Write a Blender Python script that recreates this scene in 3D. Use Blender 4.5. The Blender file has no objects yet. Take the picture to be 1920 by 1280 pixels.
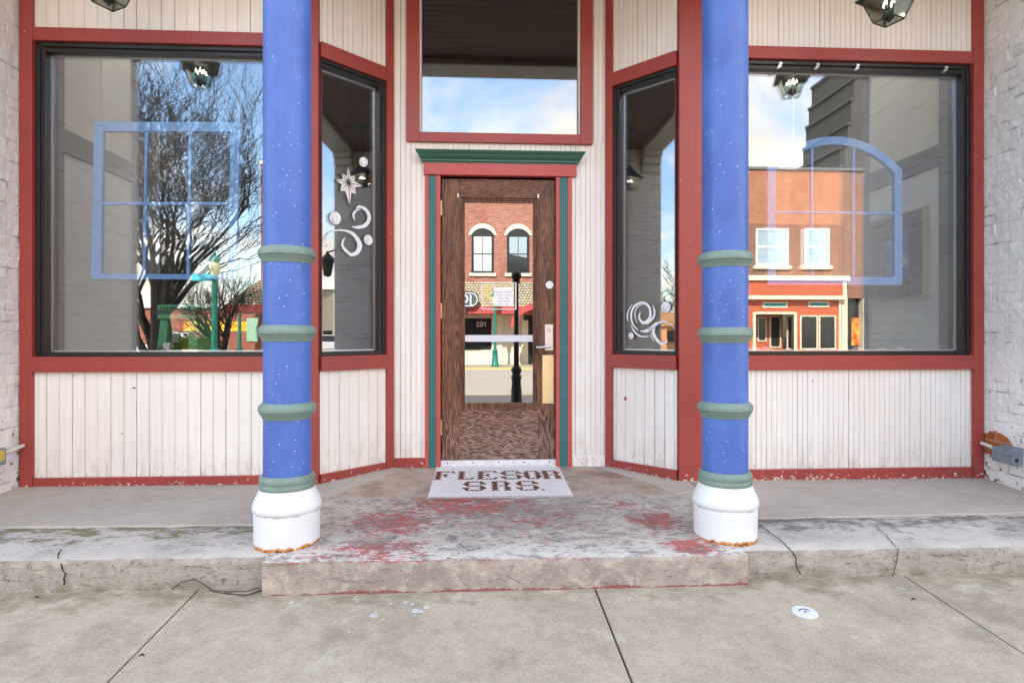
import bpy, bmesh, math, random
from mathutils import Vector, Matrix, noise as mnoise
R = math.radians
random.seed(7)
scene = bpy.context.scene
COL = scene.collection

# ------------------------------------------------------------------ camera model
F, CX, HY, EYE, YAW = 1100.0, 960.0, 630.0, 1.27, R(2.97)
CO, SI = math.cos(YAW), math.sin(YAW)

def ray(x):
    u = (x - CX) / F
    return (u * CO + SI, CO - u * SI)

def P(x, y, Y):
    """point on the plane Y (metres in front of the camera) seen at photo pixel x, y -> X, Z"""
    d = ray(x)
    t = Y / d[1]
    return d[0] * t, EYE + (HY - y) / F * t

class Frame:
    """a vertical wall plane in plan: a along it, n out towards the street"""
    def __init__(s, A, B):
        s.A = Vector(A); s.B = Vector(B)
        s.d = (s.B - s.A).normalized(); s.L = (s.B - s.A).length
        s.n = Vector((s.d.y, -s.d.x))
    def pt(s, a, z, n=0.0):
        p = s.A + s.d * a + s.n * n
        return (p.x, p.y, z)
    def px(s, x, y, n=0.0):
        r = Vector(ray(x)); o = s.A + s.n * n
        t = (o.x * s.d.y - o.y * s.d.x) / (r.x * s.d.y - r.y * s.d.x)
        a = (r * t - o).dot(s.d)
        return a, EYE + (HY - y) / F * t
    def mirror(s, x, y, t, n=-0.05):
        """real position of a thing whose mirror image in this glass is seen at pixel x, y at depth t"""
        r = Vector(ray(x)); v = r * t
        k = (v - s.A).dot(s.n) - n
        q = v - s.n * (2 * k)
        return (q.x, q.y, EYE + (HY - y) / F * t)

# plan of the shop front
YW, YD = 4.22, 4.65
XL, XR = -3.17, 3.75
FL = Frame((XL, YW), (-1.147, YW))
SL = Frame((-1.147, YW), (-.70, YD))
FD = Frame((-.70, YD), (1.0, YD))
SR = Frame((1.0, YD), (1.43, YW))
FR = Frame((1.43, YW), (XR, YW))

def porch_z(x, y):
    return .206 - .04 * (3.9 - y) - .004 * x
def walk_z(y):
    return .012 - .058 * (2.9 - y) if y > 0 else -.1562 + .02 * y

# ------------------------------------------------------------------ node helpers
class NT:
    def __init__(s, tree):
        s.t = tree; s.n = tree.nodes; s.l = tree.links
    def new(s, typ, **kw):
        nd = s.n.new(typ)
        for k, v in kw.items(): setattr(nd, k, v)
        return nd
    def put(s, sock, v):
        if v is None: return
        if hasattr(v, 'is_output') or isinstance(v, bpy.types.NodeSocket): s.l.new(v, sock)
        else:
            if isinstance(v, (tuple, list)) and len(v) == 3 and sock.type == 'RGBA': v = (*v, 1)
            sock.default_value = v
    def pos(s): return s.new('ShaderNodeNewGeometry').outputs['Position']
    def normal(s): return s.new('ShaderNodeNewGeometry').outputs['Normal']
    def obj(s): return s.new('ShaderNodeTexCoord').outputs['Object']
    def sep(s, v):
        nd = s.new('ShaderNodeSeparateXYZ'); s.put(nd.inputs[0], v); return nd.outputs
    def vec(s, x=0., y=0., z=0.):
        nd = s.new('ShaderNodeCombineXYZ')
        for i, v in enumerate((x, y, z)): s.put(nd.inputs[i], v)
        return nd.outputs[0]
    def vmul(s, v, k):
        nd = s.new('ShaderNodeVectorMath', operation='MULTIPLY'); s.put(nd.inputs[0], v); s.put(nd.inputs[1], k); return nd.outputs[0]
    def vadd(s, v, k):
        nd = s.new('ShaderNodeVectorMath', operation='ADD'); s.put(nd.inputs[0], v); s.put(nd.inputs[1], k); return nd.outputs[0]
    def dist(s, v, c):
        nd = s.new('ShaderNodeVectorMath', operation='DISTANCE'); s.put(nd.inputs[0], v); s.put(nd.inputs[1], c); return nd.outputs['Value']
    def math(s, op, a, b=None, c=None, clamp=False):
        nd = s.new('ShaderNodeMath', operation=op, use_clamp=clamp)
        for i, v in enumerate((a, b, c)): s.put(nd.inputs[i], v)
        return nd.outputs[0]
    def noise(s, v, scale, detail=4, rough=.55, dist=0., out=0):
        nd = s.new('ShaderNodeTexNoise'); s.put(nd.inputs['Vector'], v)
        nd.inputs['Scale'].default_value = scale; nd.inputs['Detail'].default_value = detail
        nd.inputs['Roughness'].default_value = rough; nd.inputs['Distortion'].default_value = dist
        return nd.outputs[out]
    def voro(s, v, scale, feature='F1', out='Distance'):
        nd = s.new('ShaderNodeTexVoronoi', feature=feature); s.put(nd.inputs['Vector'], v)
        nd.inputs['Scale'].default_value = scale
        return nd.outputs[out]
    def wave(s, v, scale, distortion, detail=2, dscale=1., typ='BANDS', direction='X', prof='SIN'):
        nd = s.new('ShaderNodeTexWave', wave_type=typ, wave_profile=prof)
        if typ == 'BANDS': nd.bands_direction = direction
        s.put(nd.inputs['Vector'], v)
        for k, q in (('Scale', scale), ('Distortion', distortion), ('Detail', detail), ('Detail Scale', dscale)): nd.inputs[k].default_value = q
        return nd.outputs['Fac']
    def ramp(s, f, stops, interp='LINEAR'):
        nd = s.new('ShaderNodeValToRGB'); s.put(nd.inputs[0], f)
        cr = nd.color_ramp; cr.interpolation = interp
        while len(cr.elements) > 2: cr.elements.remove(cr.elements[-1])
        for i, (p, c) in enumerate(stops):
            e = cr.elements[i] if i < 2 else cr.elements.new(p)
            e.position = p
            if not isinstance(c, (tuple, list)): c = (c, c, c)
            e.color = (*c[:3], 1)
        return nd.outputs[0]
    def rng(s, v, a, b, c=0., d=1.):
        nd = s.new('ShaderNodeMapRange'); s.put(nd.inputs[0], v)
        for i, q in enumerate((a, b, c, d)): nd.inputs[i + 1].default_value = q
        return nd.outputs[0]
    def mix(s, f, a, b, blend='MIX'):
        nd = s.new('ShaderNodeMix', data_type='RGBA', blend_type=blend)
        s.put(nd.inputs[0], f); s.put(nd.inputs[6], a); s.put(nd.inputs[7], b); return nd.outputs[2]
    def brick(s, v, c1, c2, cm, w=.2, h=.067, m=.006, bias=0., smooth=.1):
        nd = s.new('ShaderNodeTexBrick'); s.put(nd.inputs['Vector'], v)
        s.put(nd.inputs['Color1'], c1); s.put(nd.inputs['Color2'], c2); s.put(nd.inputs['Mortar'], cm)
        for k, q in (('Scale', 1.), ('Mortar Size', m), ('Mortar Smooth', smooth), ('Bias', bias), ('Brick Width', w), ('Row Height', h)): nd.inputs[k].default_value = q
        return nd.outputs[0], nd.outputs[1]
    def bump(s, h, strength=.3, dist=.01):
        nd = s.new('ShaderNodeBump'); nd.inputs['Strength'].default_value = strength
        nd.inputs['Distance'].default_value = dist; s.put(nd.inputs['Height'], h); return nd.outputs[0]

MATS = {}
def mat(name, fn=None, base=(.5, .5, .5), rough=.6, metal=0., spec=.5, emit=None, estr=0.):
    if name in MATS: return MATS[name]
    m = bpy.data.materials.new(name); m.use_nodes = True
    nt = NT(m.node_tree); b = m.node_tree.nodes['Principled BSDF']
    b.inputs['Base Color'].default_value = (*base, 1); b.inputs['Roughness'].default_value = rough
    b.inputs['Metallic'].default_value = metal; b.inputs['Specular IOR Level'].default_value = spec
    if emit: b.inputs['Emission Color'].default_value = (*emit, 1); b.inputs['Emission Strength'].default_value = estr
    if fn:
        d = fn(nt) or {}
        for k, v in d.items():
            nt.put(b.inputs[{'c': 'Base Color', 'r': 'Roughness', 'n': 'Normal', 'm': 'Metallic'}[k]], v)
    MATS[name] = m
    return m

def paint(name, base, rough=.45, var=.12, chips=None, chipz=None):
    """brushed house paint: slight tone drift, vertical runs, optional chips that gather near the ground"""
    def fn(n):
        p = n.pos()
        a = n.noise(p, 2.3, 5); b = n.noise(n.vmul(p, (60, 60, 3)), 1., 3)
        f = n.math('ADD', n.math('MULTIPLY', a, .6), n.math('MULTIPLY', b, .4))
        c = n.mix(n.rng(f, .3, .7), tuple(q * (1 - var) for q in base), tuple(min(1, q * (1 + var)) for q in base))
        h = n.math('ADD', n.noise(p, 90, 3), n.math('MULTIPLY', b, .5))
        if chips:
            z = n.sep(p)[2]
            near = n.rng(z, chipz, chipz - .09, 0., .17) if chipz else .0
            k = n.math('ADD', n.noise(p, 38, 6, .65), near)
            msk = n.ramp(k, ((.70, 0), (.715, 1)))
            c = n.mix(msk, c, chips)
            h = n.math('SUBTRACT', h, n.math('MULTIPLY', msk, 2.))
        return dict(c=c, n=n.bump(h, .12, .004), r=n.rng(a, .3, .7, rough - .08, rough + .1))
    return mat(name, fn, base, rough)

# ------------------------------------------------------------------ mesh helpers
class MB:
    def __init__(s): s.v = []; s.f = []; s.mi = []; s.k = 0
    def add(s, vs, fs):
        o = len(s.v); s.v += [tuple(v) for v in vs]
        for f in fs: s.f.append(tuple(o + i for i in f)); s.mi.append(s.k)
        return s
    def hexa(s, c):   # 8 corners: bottom ring ccw then top ring
        return s.add(c, [(3, 2, 1, 0), (4, 5, 6, 7), (0, 1, 5, 4), (1, 2, 6, 5), (2, 3, 7, 6), (3, 0, 4, 7)])
    def box(s, x0, x1, y0, y1, z0, z1):
        return s.hexa([(x0, y0, z0), (x1, y0, z0), (x1, y1, z0), (x0, y1, z0), (x0, y0, z1), (x1, y0, z1), (x1, y1, z1), (x0, y1, z1)])
    def fbox(s, fr, a0, a1, z0, z1, n0, n1):
        q = [fr.pt(a0, z0, n1), fr.pt(a1, z0, n1), fr.pt(a1, z0, n0), fr.pt(a0, z0, n0)]
        return s.hexa(q + [(x, y, z1) for x, y, _ in q])
    def frect(s, fr, a0, a1, z0, z1, n0, n1, w, wt=None, wb=None):
        """a rectangular frame, mitre-free: stiles full height, rails between"""
        wt = w if wt is None else wt; wb = w if wb is None else wb
        s.fbox(fr, a0, a0 + w, z0, z1, n0, n1); s.fbox(fr, a1 - w, a1, z0, z1, n0, n1)
        s.fbox(fr, a0 + w, a1 - w, z1 - wt, z1, n0, n1); s.fbox(fr, a0 + w, a1 - w, z0, z0 + wb, n0, n1)
        return s
    def lathe(s, prof, seg=32, c=(0, 0, 0), cap=True):
        vs = []; fs = []
        for r, z in prof:
            for i in range(seg):
                a = 2 * math.pi * i / seg; vs.append((c[0] + r * math.cos(a), c[1] + r * math.sin(a), c[2] + z))
        for j in range(len(prof) - 1):
            for i in range(seg):
                k = (i + 1) % seg; fs.append((j * seg + i, j * seg + k, (j + 1) * seg + k, (j + 1) * seg + i))
        if cap:
            fs.append(tuple(range(seg))[::-1]); fs.append(tuple((len(prof) - 1) * seg + i for i in range(seg)))
        return s.add(vs, fs)
    def prism(s, pts, fn0, fn1):
        """polygon pts (a,b) mapped by fn0 and fn1 to its two faces"""
        n = len(pts); vs = [fn0(*p) for p in pts] + [fn1(*p) for p in pts]
        fs = [tuple(range(n)), tuple(range(2 * n - 1, n - 1, -1))] + [(i, n + i, n + (i + 1) % n, (i + 1) % n) for i in range(n)]
        return s.add(vs, fs)
    def tube(s, pts, r, seg=8, cap=True):
        """tube along points; r a number or a list"""
        pts = [Vector(p) for p in pts]; n = len(pts); rs = r if isinstance(r, (list, tuple)) else [r] * n
        vs = []; fs = []; up = None
        for i, p in enumerate(pts):
            d = (pts[min(i + 1, n - 1)] - pts[max(i - 1, 0)])
            d = d.normalized() if d.length > 1e-9 else Vector((0, 0, 1))
            if up is None:
                up = d.orthogonal().normalized()
            else:
                up = (up - d * up.dot(d)); up = up.normalized() if up.length > 1e-6 else d.orthogonal().normalized()
            w = d.cross(up)
            for k in range(seg):
                a = 2 * math.pi * k / seg; vs.append(p + (up * math.cos(a) + w * math.sin(a)) * rs[i])
        for j in range(n - 1):
            for k in range(seg):
                m = (k + 1) % seg; fs.append((j * seg + k, j * seg + m, (j + 1) * seg + m, (j + 1) * seg + k))
        if cap: fs.append(tuple(range(seg))[::-1]); fs.append(tuple((n - 1) * seg + k for k in range(seg)))
        return s.add(vs, fs)
    def build(s, name, m, parent=None, bevel=0., smooth=False, loc=None, fix=True):
        me = bpy.data.meshes.new(name)
        vs = s.v
        if loc: vs = [(x - loc[0], y - loc[1], z - loc[2]) for x, y, z in vs]
        me.from_pydata(vs, [], s.f)
        for q in (m if isinstance(m, (list, tuple)) else [m]): me.materials.append(q)
        me.polygons.foreach_set('material_index', s.mi)
        if fix:
            bm = bmesh.new(); bm.from_mesh(me); bmesh.ops.recalc_face_normals(bm, faces=bm.faces); bm.to_mesh(me); bm.free()
        if smooth: me.polygons.foreach_set('use_smooth', [True] * len(me.polygons))
        me.update()
        o = bpy.data.objects.new(name, me); COL.objects.link(o)
        if loc: o.location = loc
        if parent:
            o.parent = parent
            w = Vector((0, 0, 0)); q = parent
            while q: w += q.location; q = q.parent
            o.location = Vector(loc or (0, 0, 0)) - w
        if bevel:
            b = o.modifiers.new('Bevel', 'BEVEL'); b.width = bevel; b.segments = 2; b.limit_method = 'ANGLE'; b.angle_limit = R(40)
        if smooth:
            e = o.modifiers.new('Edges', 'EDGE_SPLIT'); e.split_angle = R(35)
        return o

def thing(name, label, cat, loc=(0, 0, 0), group=None):
    o = bpy.data.objects.new(name, None); COL.objects.link(o); o.location = loc; o.empty_display_size = .1
    o['label'] = label; o['category'] = cat
    if group: o['group'] = group
    return o
def tag(o, label, cat, group=None, kind=None):
    if label: o['label'] = label
    if cat: o['category'] = cat
    if group: o['group'] = group
    if kind: o['kind'] = kind
    return o
def struct(o): o['kind'] = 'structure'; return o
def dup(o, parent=None, loc=None):
    c = o.copy(); COL.objects.link(c)
    if parent: c.parent = parent
    if loc: c.location = loc
    for ch in list(o.children): dup(ch, c)
    return c

def text_mesh(s, size, depth=.002, align='CENTER'):
    cu = bpy.data.curves.new('t', 'FONT'); cu.body = s; cu.size = size; cu.extrude = depth; cu.align_x = align; cu.align_y = 'CENTER'
    o = bpy.data.objects.new('t', cu); COL.objects.link(o)
    dg = bpy.context.evaluated_depsgraph_get()
    me = bpy.data.meshes.new_from_object(o.evaluated_get(dg))
    bpy.data.objects.remove(o); bpy.data.curves.remove(cu)
    return me
def lettering(name, s, size, m, parent, fn, depth=.002, align='CENTER', bold=0.):
    """text laid on a plane: fn(a, b, c) maps text right / up / out to a world point"""
    me = text_mesh(s, size, depth, align)
    mb = MB(); mb.add([fn(v.co.x, v.co.y, v.co.z) for v in me.vertices], [tuple(p.vertices) for p in me.polygons])
    bpy.data.meshes.remove(me)
    return mb.build(name, m, parent)

# ------------------------------------------------------------------ materials
RED = paint('red trim paint', (.305, .048, .037), .42, .17, (.62, .52, .46), .30)
REDC = paint('red casing paint', (.44, .075, .068), .45, .12, (.6, .5, .45), .28)
def _white(n):
    p = n.pos(); z = n.sep(p)[2]
    a = n.noise(n.vmul(p, (45, 45, 1.2)), 1., 5); b = n.noise(p, 1.7, 4)
    c = n.mix(n.rng(a, .35, .7), (.84, .815, .765), (.75, .72, .665))
    c = n.mix(n.rng(b, .4, .75, 0, .35), c, (.70, .62, .52))
    k = n.math('ADD', n.noise(n.vmul(p, (90, 90, 22)), 1., 5, .7), n.rng(z, .48, .28, 0., .10))
    c = n.mix(n.math('MULTIPLY', n.rng(z, .55, .28, 0., .55), n.rng(n.noise(n.vmul(p, (30, 30, 5)), 1., 6, .7), .45, .65)), c, (.42, .35, .28))
    chip = n.ramp(k, ((.715, 0), (.73, 1)))
    c = n.mix(chip, c, (.16, .08, .055))
    return dict(c=c, r=n.rng(b, .3, .7, .42, .6), n=n.bump(n.math('ADD', n.math('MULTIPLY', a, .6), n.math('MULTIPLY', n.noise(p, 120, 2), .4)), .10, .004))
WHITE = mat('white board paint', _white)
GROOVE = mat('groove dirt', lambda n: dict(c=n.mix(n.rng(n.noise(n.vmul(n.pos(), (40, 40, 2.5)), 1., 4), .38, .62), (.62, .57, .51), (.30, .215, .155))), rough=.8)
def _blue(n):
    p = n.pos(); a = n.noise(n.vmul(p, (1, 1, .6)), 4., 6, .62)
    c = n.mix(n.rng(a, .36, .64), (.046, .105, .35), (.070, .145, .45))
    w = n.vadd(n.vmul(p, (1, 1, .75)), n.vmul(n.noise(p, 14, 2, out=1), (.03, .03, .03)))
    d = n.voro(w, 58); rnd = n.sep(n.voro(w, 58, out='Color'))[0]
    cl = n.rng(n.noise(p, 4.5, 3), .42, .66, .0, .5)
    dot = n.math('LESS_THAN', d, n.math('MULTIPLY', n.math('GREATER_THAN', n.math('ADD', rnd, cl), 1.02), n.rng(rnd, .4, 1., .07, .19)))
    c = n.mix(n.math('MULTIPLY', dot, .8), c, (.50, .58, .76))
    run = n.noise(n.vmul(p, (70, 70, 4)), 1., 3)
    c = n.mix(n.rng(run, .62, .8, 0, .25), c, (.35, .43, .70))
    return dict(c=c, r=n.rng(a, .3, .7, .42, .58), n=n.bump(n.math('ADD', n.math('ADD', n.noise(p, 26, 5), n.math('MULTIPLY', run, .5)), n.math('MULTIPLY', dot, .8)), .14, .004))
BLUE = mat('blue column paint', _blue)
GREENG = paint('grey green ring paint', (.155, .225, .19), .45, .18, (.5, .55, .5))
def _basew(n):
    p = n.pos(); z = n.sep(n.obj())[2]
    k = n.math('ADD', n.noise(p, 26, 6, .7), n.rng(z, .030, .002, -.25, .24))
    c = n.mix(n.rng(n.noise(p, 3, 3), .3, .7), (.72, .735, .74), (.64, .655, .66))
    c = n.mix(n.ramp(k, ((.54, 0), (.64, 1))), c, (.50, .20, .04))
    c = n.mix(n.ramp(k, ((.74, 0), (.80, 1))), c, (.07, .03, .015))
    g = n.math('MULTIPLY', n.math('LESS_THAN', n.math('ABSOLUTE', n.math('SUBTRACT', z, .168)), .006), n.rng(n.noise(p, 12, 3), .45, .6))
    c = n.mix(n.math('MULTIPLY', g, .6), c, (.35, .30, .24))
    return dict(c=c, r=.38, n=n.bump(n.noise(p, 60, 4), .08, .003))
BASEW = mat('white base paint', _basew)
CORN = paint('dark green cornice paint', (.04, .135, .10), .4, .12)
TEAL = paint('teal casing paint', (.025, .165, .16), .45, .10)
BLACK = mat('black frame', lambda n: dict(c=n.mix(n.ramp(n.noise(n.pos(), 70, 4), ((.68, 0), (.72, 1))), (.012, .011, .011), (.10, .09, .08))), rough=.38)
ALU = mat('aluminium spacer', base=(.62, .66, .70), rough=.35, metal=.8)
STEEL = mat('satin steel', lambda n: dict(r=n.rng(n.noise(n.vmul(n.pos(), (10, 10, 200)), 1., 2), .3, .7, .25, .4)), base=(.62, .62, .63), metal=.9)
BRASS = mat('pale brass', lambda n: dict(c=n.mix(n.rng(n.noise(n.pos(), 9, 4), .3, .7), (.80, .66, .40), (.72, .56, .30)), r=n.rng(n.noise(n.pos(), 30, 4), .3, .7, .32, .5)), metal=.75)
WPAINT = mat('white window paint', lambda n: dict(c=n.mix(n.rng(n.noise(n.vmul(n.pos(), (60, 60, 60)), 1., 5), .38, .62), (.90, .90, .90), (.68, .71, .76))), rough=.7)
PWHITE = mat('plain white plastic', base=(.78, .78, .77), rough=.5)
DARK = mat('dark ink', base=(.03, .03, .032), rough=.6)
GREYINK = mat('grey ink', base=(.16, .16, .18), rough=.7)

def glass(name, fac, tint=(.98, .985, .98)):
    m = bpy.data.materials.new(name); m.use_nodes = True; nt = NT(m.node_tree)
    m.node_tree.nodes.remove(m.node_tree.nodes['Principled BSDF'])
    out = m.node_tree.nodes['Material Output']
    tr = nt.new('ShaderNodeBsdfTransparent'); tr.inputs[0].default_value = (*tint, 1)
    gl = nt.new('ShaderNodeBsdfGlossy'); gl.inputs['Roughness'].default_value = 0.0; gl.inputs['Color'].default_value = (1, 1, 1, 1)
    fr = nt.new('ShaderNodeFresnel'); fr.inputs[0].default_value = 1.45
    mx = nt.new('ShaderNodeMixShader')
    nt.put(mx.inputs[0], nt.math('ADD', nt.math('MULTIPLY', fr.outputs[0], .7), fac, clamp=True))
    nt.l.new(tr.outputs[0], mx.inputs[1]); nt.l.new(gl.outputs[0], mx.inputs[2]); nt.l.new(mx.outputs[0], out.inputs[0])
    MATS[name] = m
    return m
GLASS = glass('window glass', .10)
DGLASS = glass('mirrored door glass', .22, (.6, .62, .6))
CLEAR = glass('clear pane', .05)
LGLASS = glass('lantern glass', .06, (.86, .90, .84))

# wood of the door: grain along 'v' (vertical) or 'h'
def wood(name, horiz, wear=0.):
    def fn(n):
        p = n.pos(); x, y, z = n.sep(p)
        v = n.vec(z, x, 0.) if horiz else n.vec(x, z, 0.)     # first axis across the grain
        fig = n.noise(n.vmul(v, (15., 1.9, 1) if horiz else (13., 1.0, 1)), 1., 4, .5, .12)
        g = n.math('MULTIPLY', n.math('ABSOLUTE', n.math('SUBTRACT', n.math('FRACT', n.math('MULTIPLY', fig, 17. if horiz else 13.)), .5)), 2.)
        fine = n.noise(n.vmul(v, (330, 16, 1)), 1., 4, .65)
        bl = n.noise(n.vmul(v, (14, 3, 1)), 1., 4)
        f = n.math('ADD', n.math('MULTIPLY', g, .17), n.math('ADD', n.math('MULTIPLY', fine, .62), n.math('MULTIPLY', bl, .25)))
        c = n.ramp(f, ((.38, (.030, .012, .006)), (.49, (.092, .035, .015)), (.58, (.18, .070, .028)), (.73, (.31, .135, .058))))
        wz = n.rng(z, 1.15, .45, 0., 1.)
        ww = n.math('ADD', n.math('MULTIPLY', wz, .32 + wear), n.math('MULTIPLY', n.noise(p, 3.5, 3), .25))
        wm = n.math('MULTIPLY', n.ramp(n.math('ADD', n.math('MULTIPLY', fine, .68), n.math('MULTIPLY', g, .32)), ((.44, 0), (.64, 1))), n.rng(ww, .25, .62, .0, .85))
        c = n.mix(wm, c, (.37, .285, .25))
        return dict(c=c, r=n.rng(f, .3, .7, .62, .45), n=n.bump(n.math('ADD', n.math('MULTIPLY', fine, .6), n.math('MULTIPLY', g, .4)), .35, .003))
    return mat(name, fn)
OAKV = wood('weathered oak upright grain', False)
OAKH = wood('weathered oak level grain', True, .12)

def concrete(name, c1, c2, spot, scale=1., moss=False, rough=.85, stain=None, foot=False):
    def fn(n):
        p = n.pos(); z = n.sep(p)[2]
        big = n.noise(p, 1.6 * scale, 5, .6); mid = n.noise(p, 14, 6, .65); fin = n.noise(p, 170, 3, .7); ag = n.voro(p, 210)
        c = n.mix(n.rng(n.math('ADD', n.math('MULTIPLY', big, .55), n.math('MULTIPLY', mid, .45)), .41, .60), c1, c2)
        c = n.mix(n.rng(fin, .36, .66, 0., .6), c, spot)
        c = n.mix(n.rng(n.noise(n.vadd(p, (3, 3, 3)), 95, 3, .7), .5, .7, 0., .55), c, tuple(q * .55 for q in c1))
        c = n.mix(n.math('MULTIPLY', n.ramp(n.noise(p, 75, 4, .6), ((.64, 0), (.72, 1))), .55), c, tuple(q * .35 for q in c1))
        c = n.mix(n.ramp(ag, ((.10, .30), (.22, 0))), c, (.62, .58, .52))
        if stain:
            c = n.mix(n.rng(n.noise(n.vadd(p, (9, 2, 1)), 2.6, 6, .7), .50, .68, 0, .75), c, stain)
        if foot:      # grime and moss gathered along the foot of the ledges, old water marks
            yy = n.sep(p)[1]
            fk = n.math('ADD', n.rng(yy, 2.66, 2.94, -.10, .16), n.noise(n.vmul(n.vadd(p, (6, 2, 1)), (5, 9, 5)), 1., 8, .7))
            c = n.mix(n.ramp(fk, ((.53, 0), (.72, .7))), c, (.155, .128, .07))
            c = n.mix(n.ramp(n.noise(n.vadd(p, (1, 6, 2)), 2.2, 8, .72), ((.53, 0), (.66, .55))), c, (.185, .16, .12))
            c = n.mix(n.ramp(n.noise(n.vadd(p, (3, 9, 2)), 4.2, 8, .74), ((.57, 0), (.66, .45))), c, (.52, .47, .38))
        if moss:
            yy = n.sep(p)[1]
            lk = n.math('ADD', n.rng(yy, 3.12, 3.42, -.06, .12), n.noise(n.vmul(n.vadd(p, (5, 5, 5)), (7, 16, 7)), 1., 7, .75))
            c = n.mix(n.ramp(lk, ((.50, 0), (.64, .85))), c, (.105, .10, .085))
            c = n.mix(n.math('MULTIPLY', n.ramp(n.math('ADD', lk, n.math('MULTIPLY', big, .2)), ((.66, 0), (.72, .6))), n.math('LESS_THAN', n.sep(p)[0], 0.)), c, (.16, .15, .05))
            c = n.mix(n.rng(n.math('ADD', n.rng(yy, 3.2, 2.98, 0., .4), n.math('MULTIPLY', mid, .5)),   .40, .7, 0., .6), c, (.53, .50, .45))
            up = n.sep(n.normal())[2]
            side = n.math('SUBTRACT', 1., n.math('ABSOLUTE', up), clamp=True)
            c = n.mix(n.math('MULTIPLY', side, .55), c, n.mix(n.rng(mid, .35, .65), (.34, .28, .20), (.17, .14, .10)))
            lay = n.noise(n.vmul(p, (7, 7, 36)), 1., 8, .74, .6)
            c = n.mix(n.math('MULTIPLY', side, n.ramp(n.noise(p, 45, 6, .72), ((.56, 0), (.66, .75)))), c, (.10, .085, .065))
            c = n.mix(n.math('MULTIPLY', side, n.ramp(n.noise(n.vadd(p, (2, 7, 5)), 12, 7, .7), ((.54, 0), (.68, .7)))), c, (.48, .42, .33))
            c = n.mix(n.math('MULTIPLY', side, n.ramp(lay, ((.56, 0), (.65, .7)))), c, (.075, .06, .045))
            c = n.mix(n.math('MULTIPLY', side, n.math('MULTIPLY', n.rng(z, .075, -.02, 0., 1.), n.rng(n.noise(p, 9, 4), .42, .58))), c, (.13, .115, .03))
            h = n.math('ADD', n.math('MULTIPLY', lay, n.math('MULTIPLY', side, 2.2)), n.math('ADD', mid, n.math('MULTIPLY', fin, .4)))
            return dict(c=c, n=n.bump(h, .65, .009))
        h = n.math('ADD', n.math('MULTIPLY', fin, .7), n.math('ADD', n.math('MULTIPLY', mid, .5), n.math('MULTIPLY', ag, .5)))
        return dict(c=c, n=n.bump(h, .45, .004))
    return mat(name, fn, rough=rough)
WALK = concrete('broom finished concrete', (.39, .338, .252), (.27, .228, .163), (.51, .45, .35), 1.3, foot=True)
PORCH = concrete('smooth porch concrete', (.45, .40, .345), (.345, .305, .26), (.49, .45, .395), 1.3)
ENTRY = concrete('entry stone', (.44, .36, .29), (.29, .19, .125), (.46, .40, .34), 2.4, stain=(.16, .08, .04))
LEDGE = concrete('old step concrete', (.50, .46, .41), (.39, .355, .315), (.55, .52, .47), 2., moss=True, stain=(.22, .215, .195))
STREETC = concrete('pale street concrete', (.40, .36, .30), (.34, .30, .25), (.43, .39, .33), .3)
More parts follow.
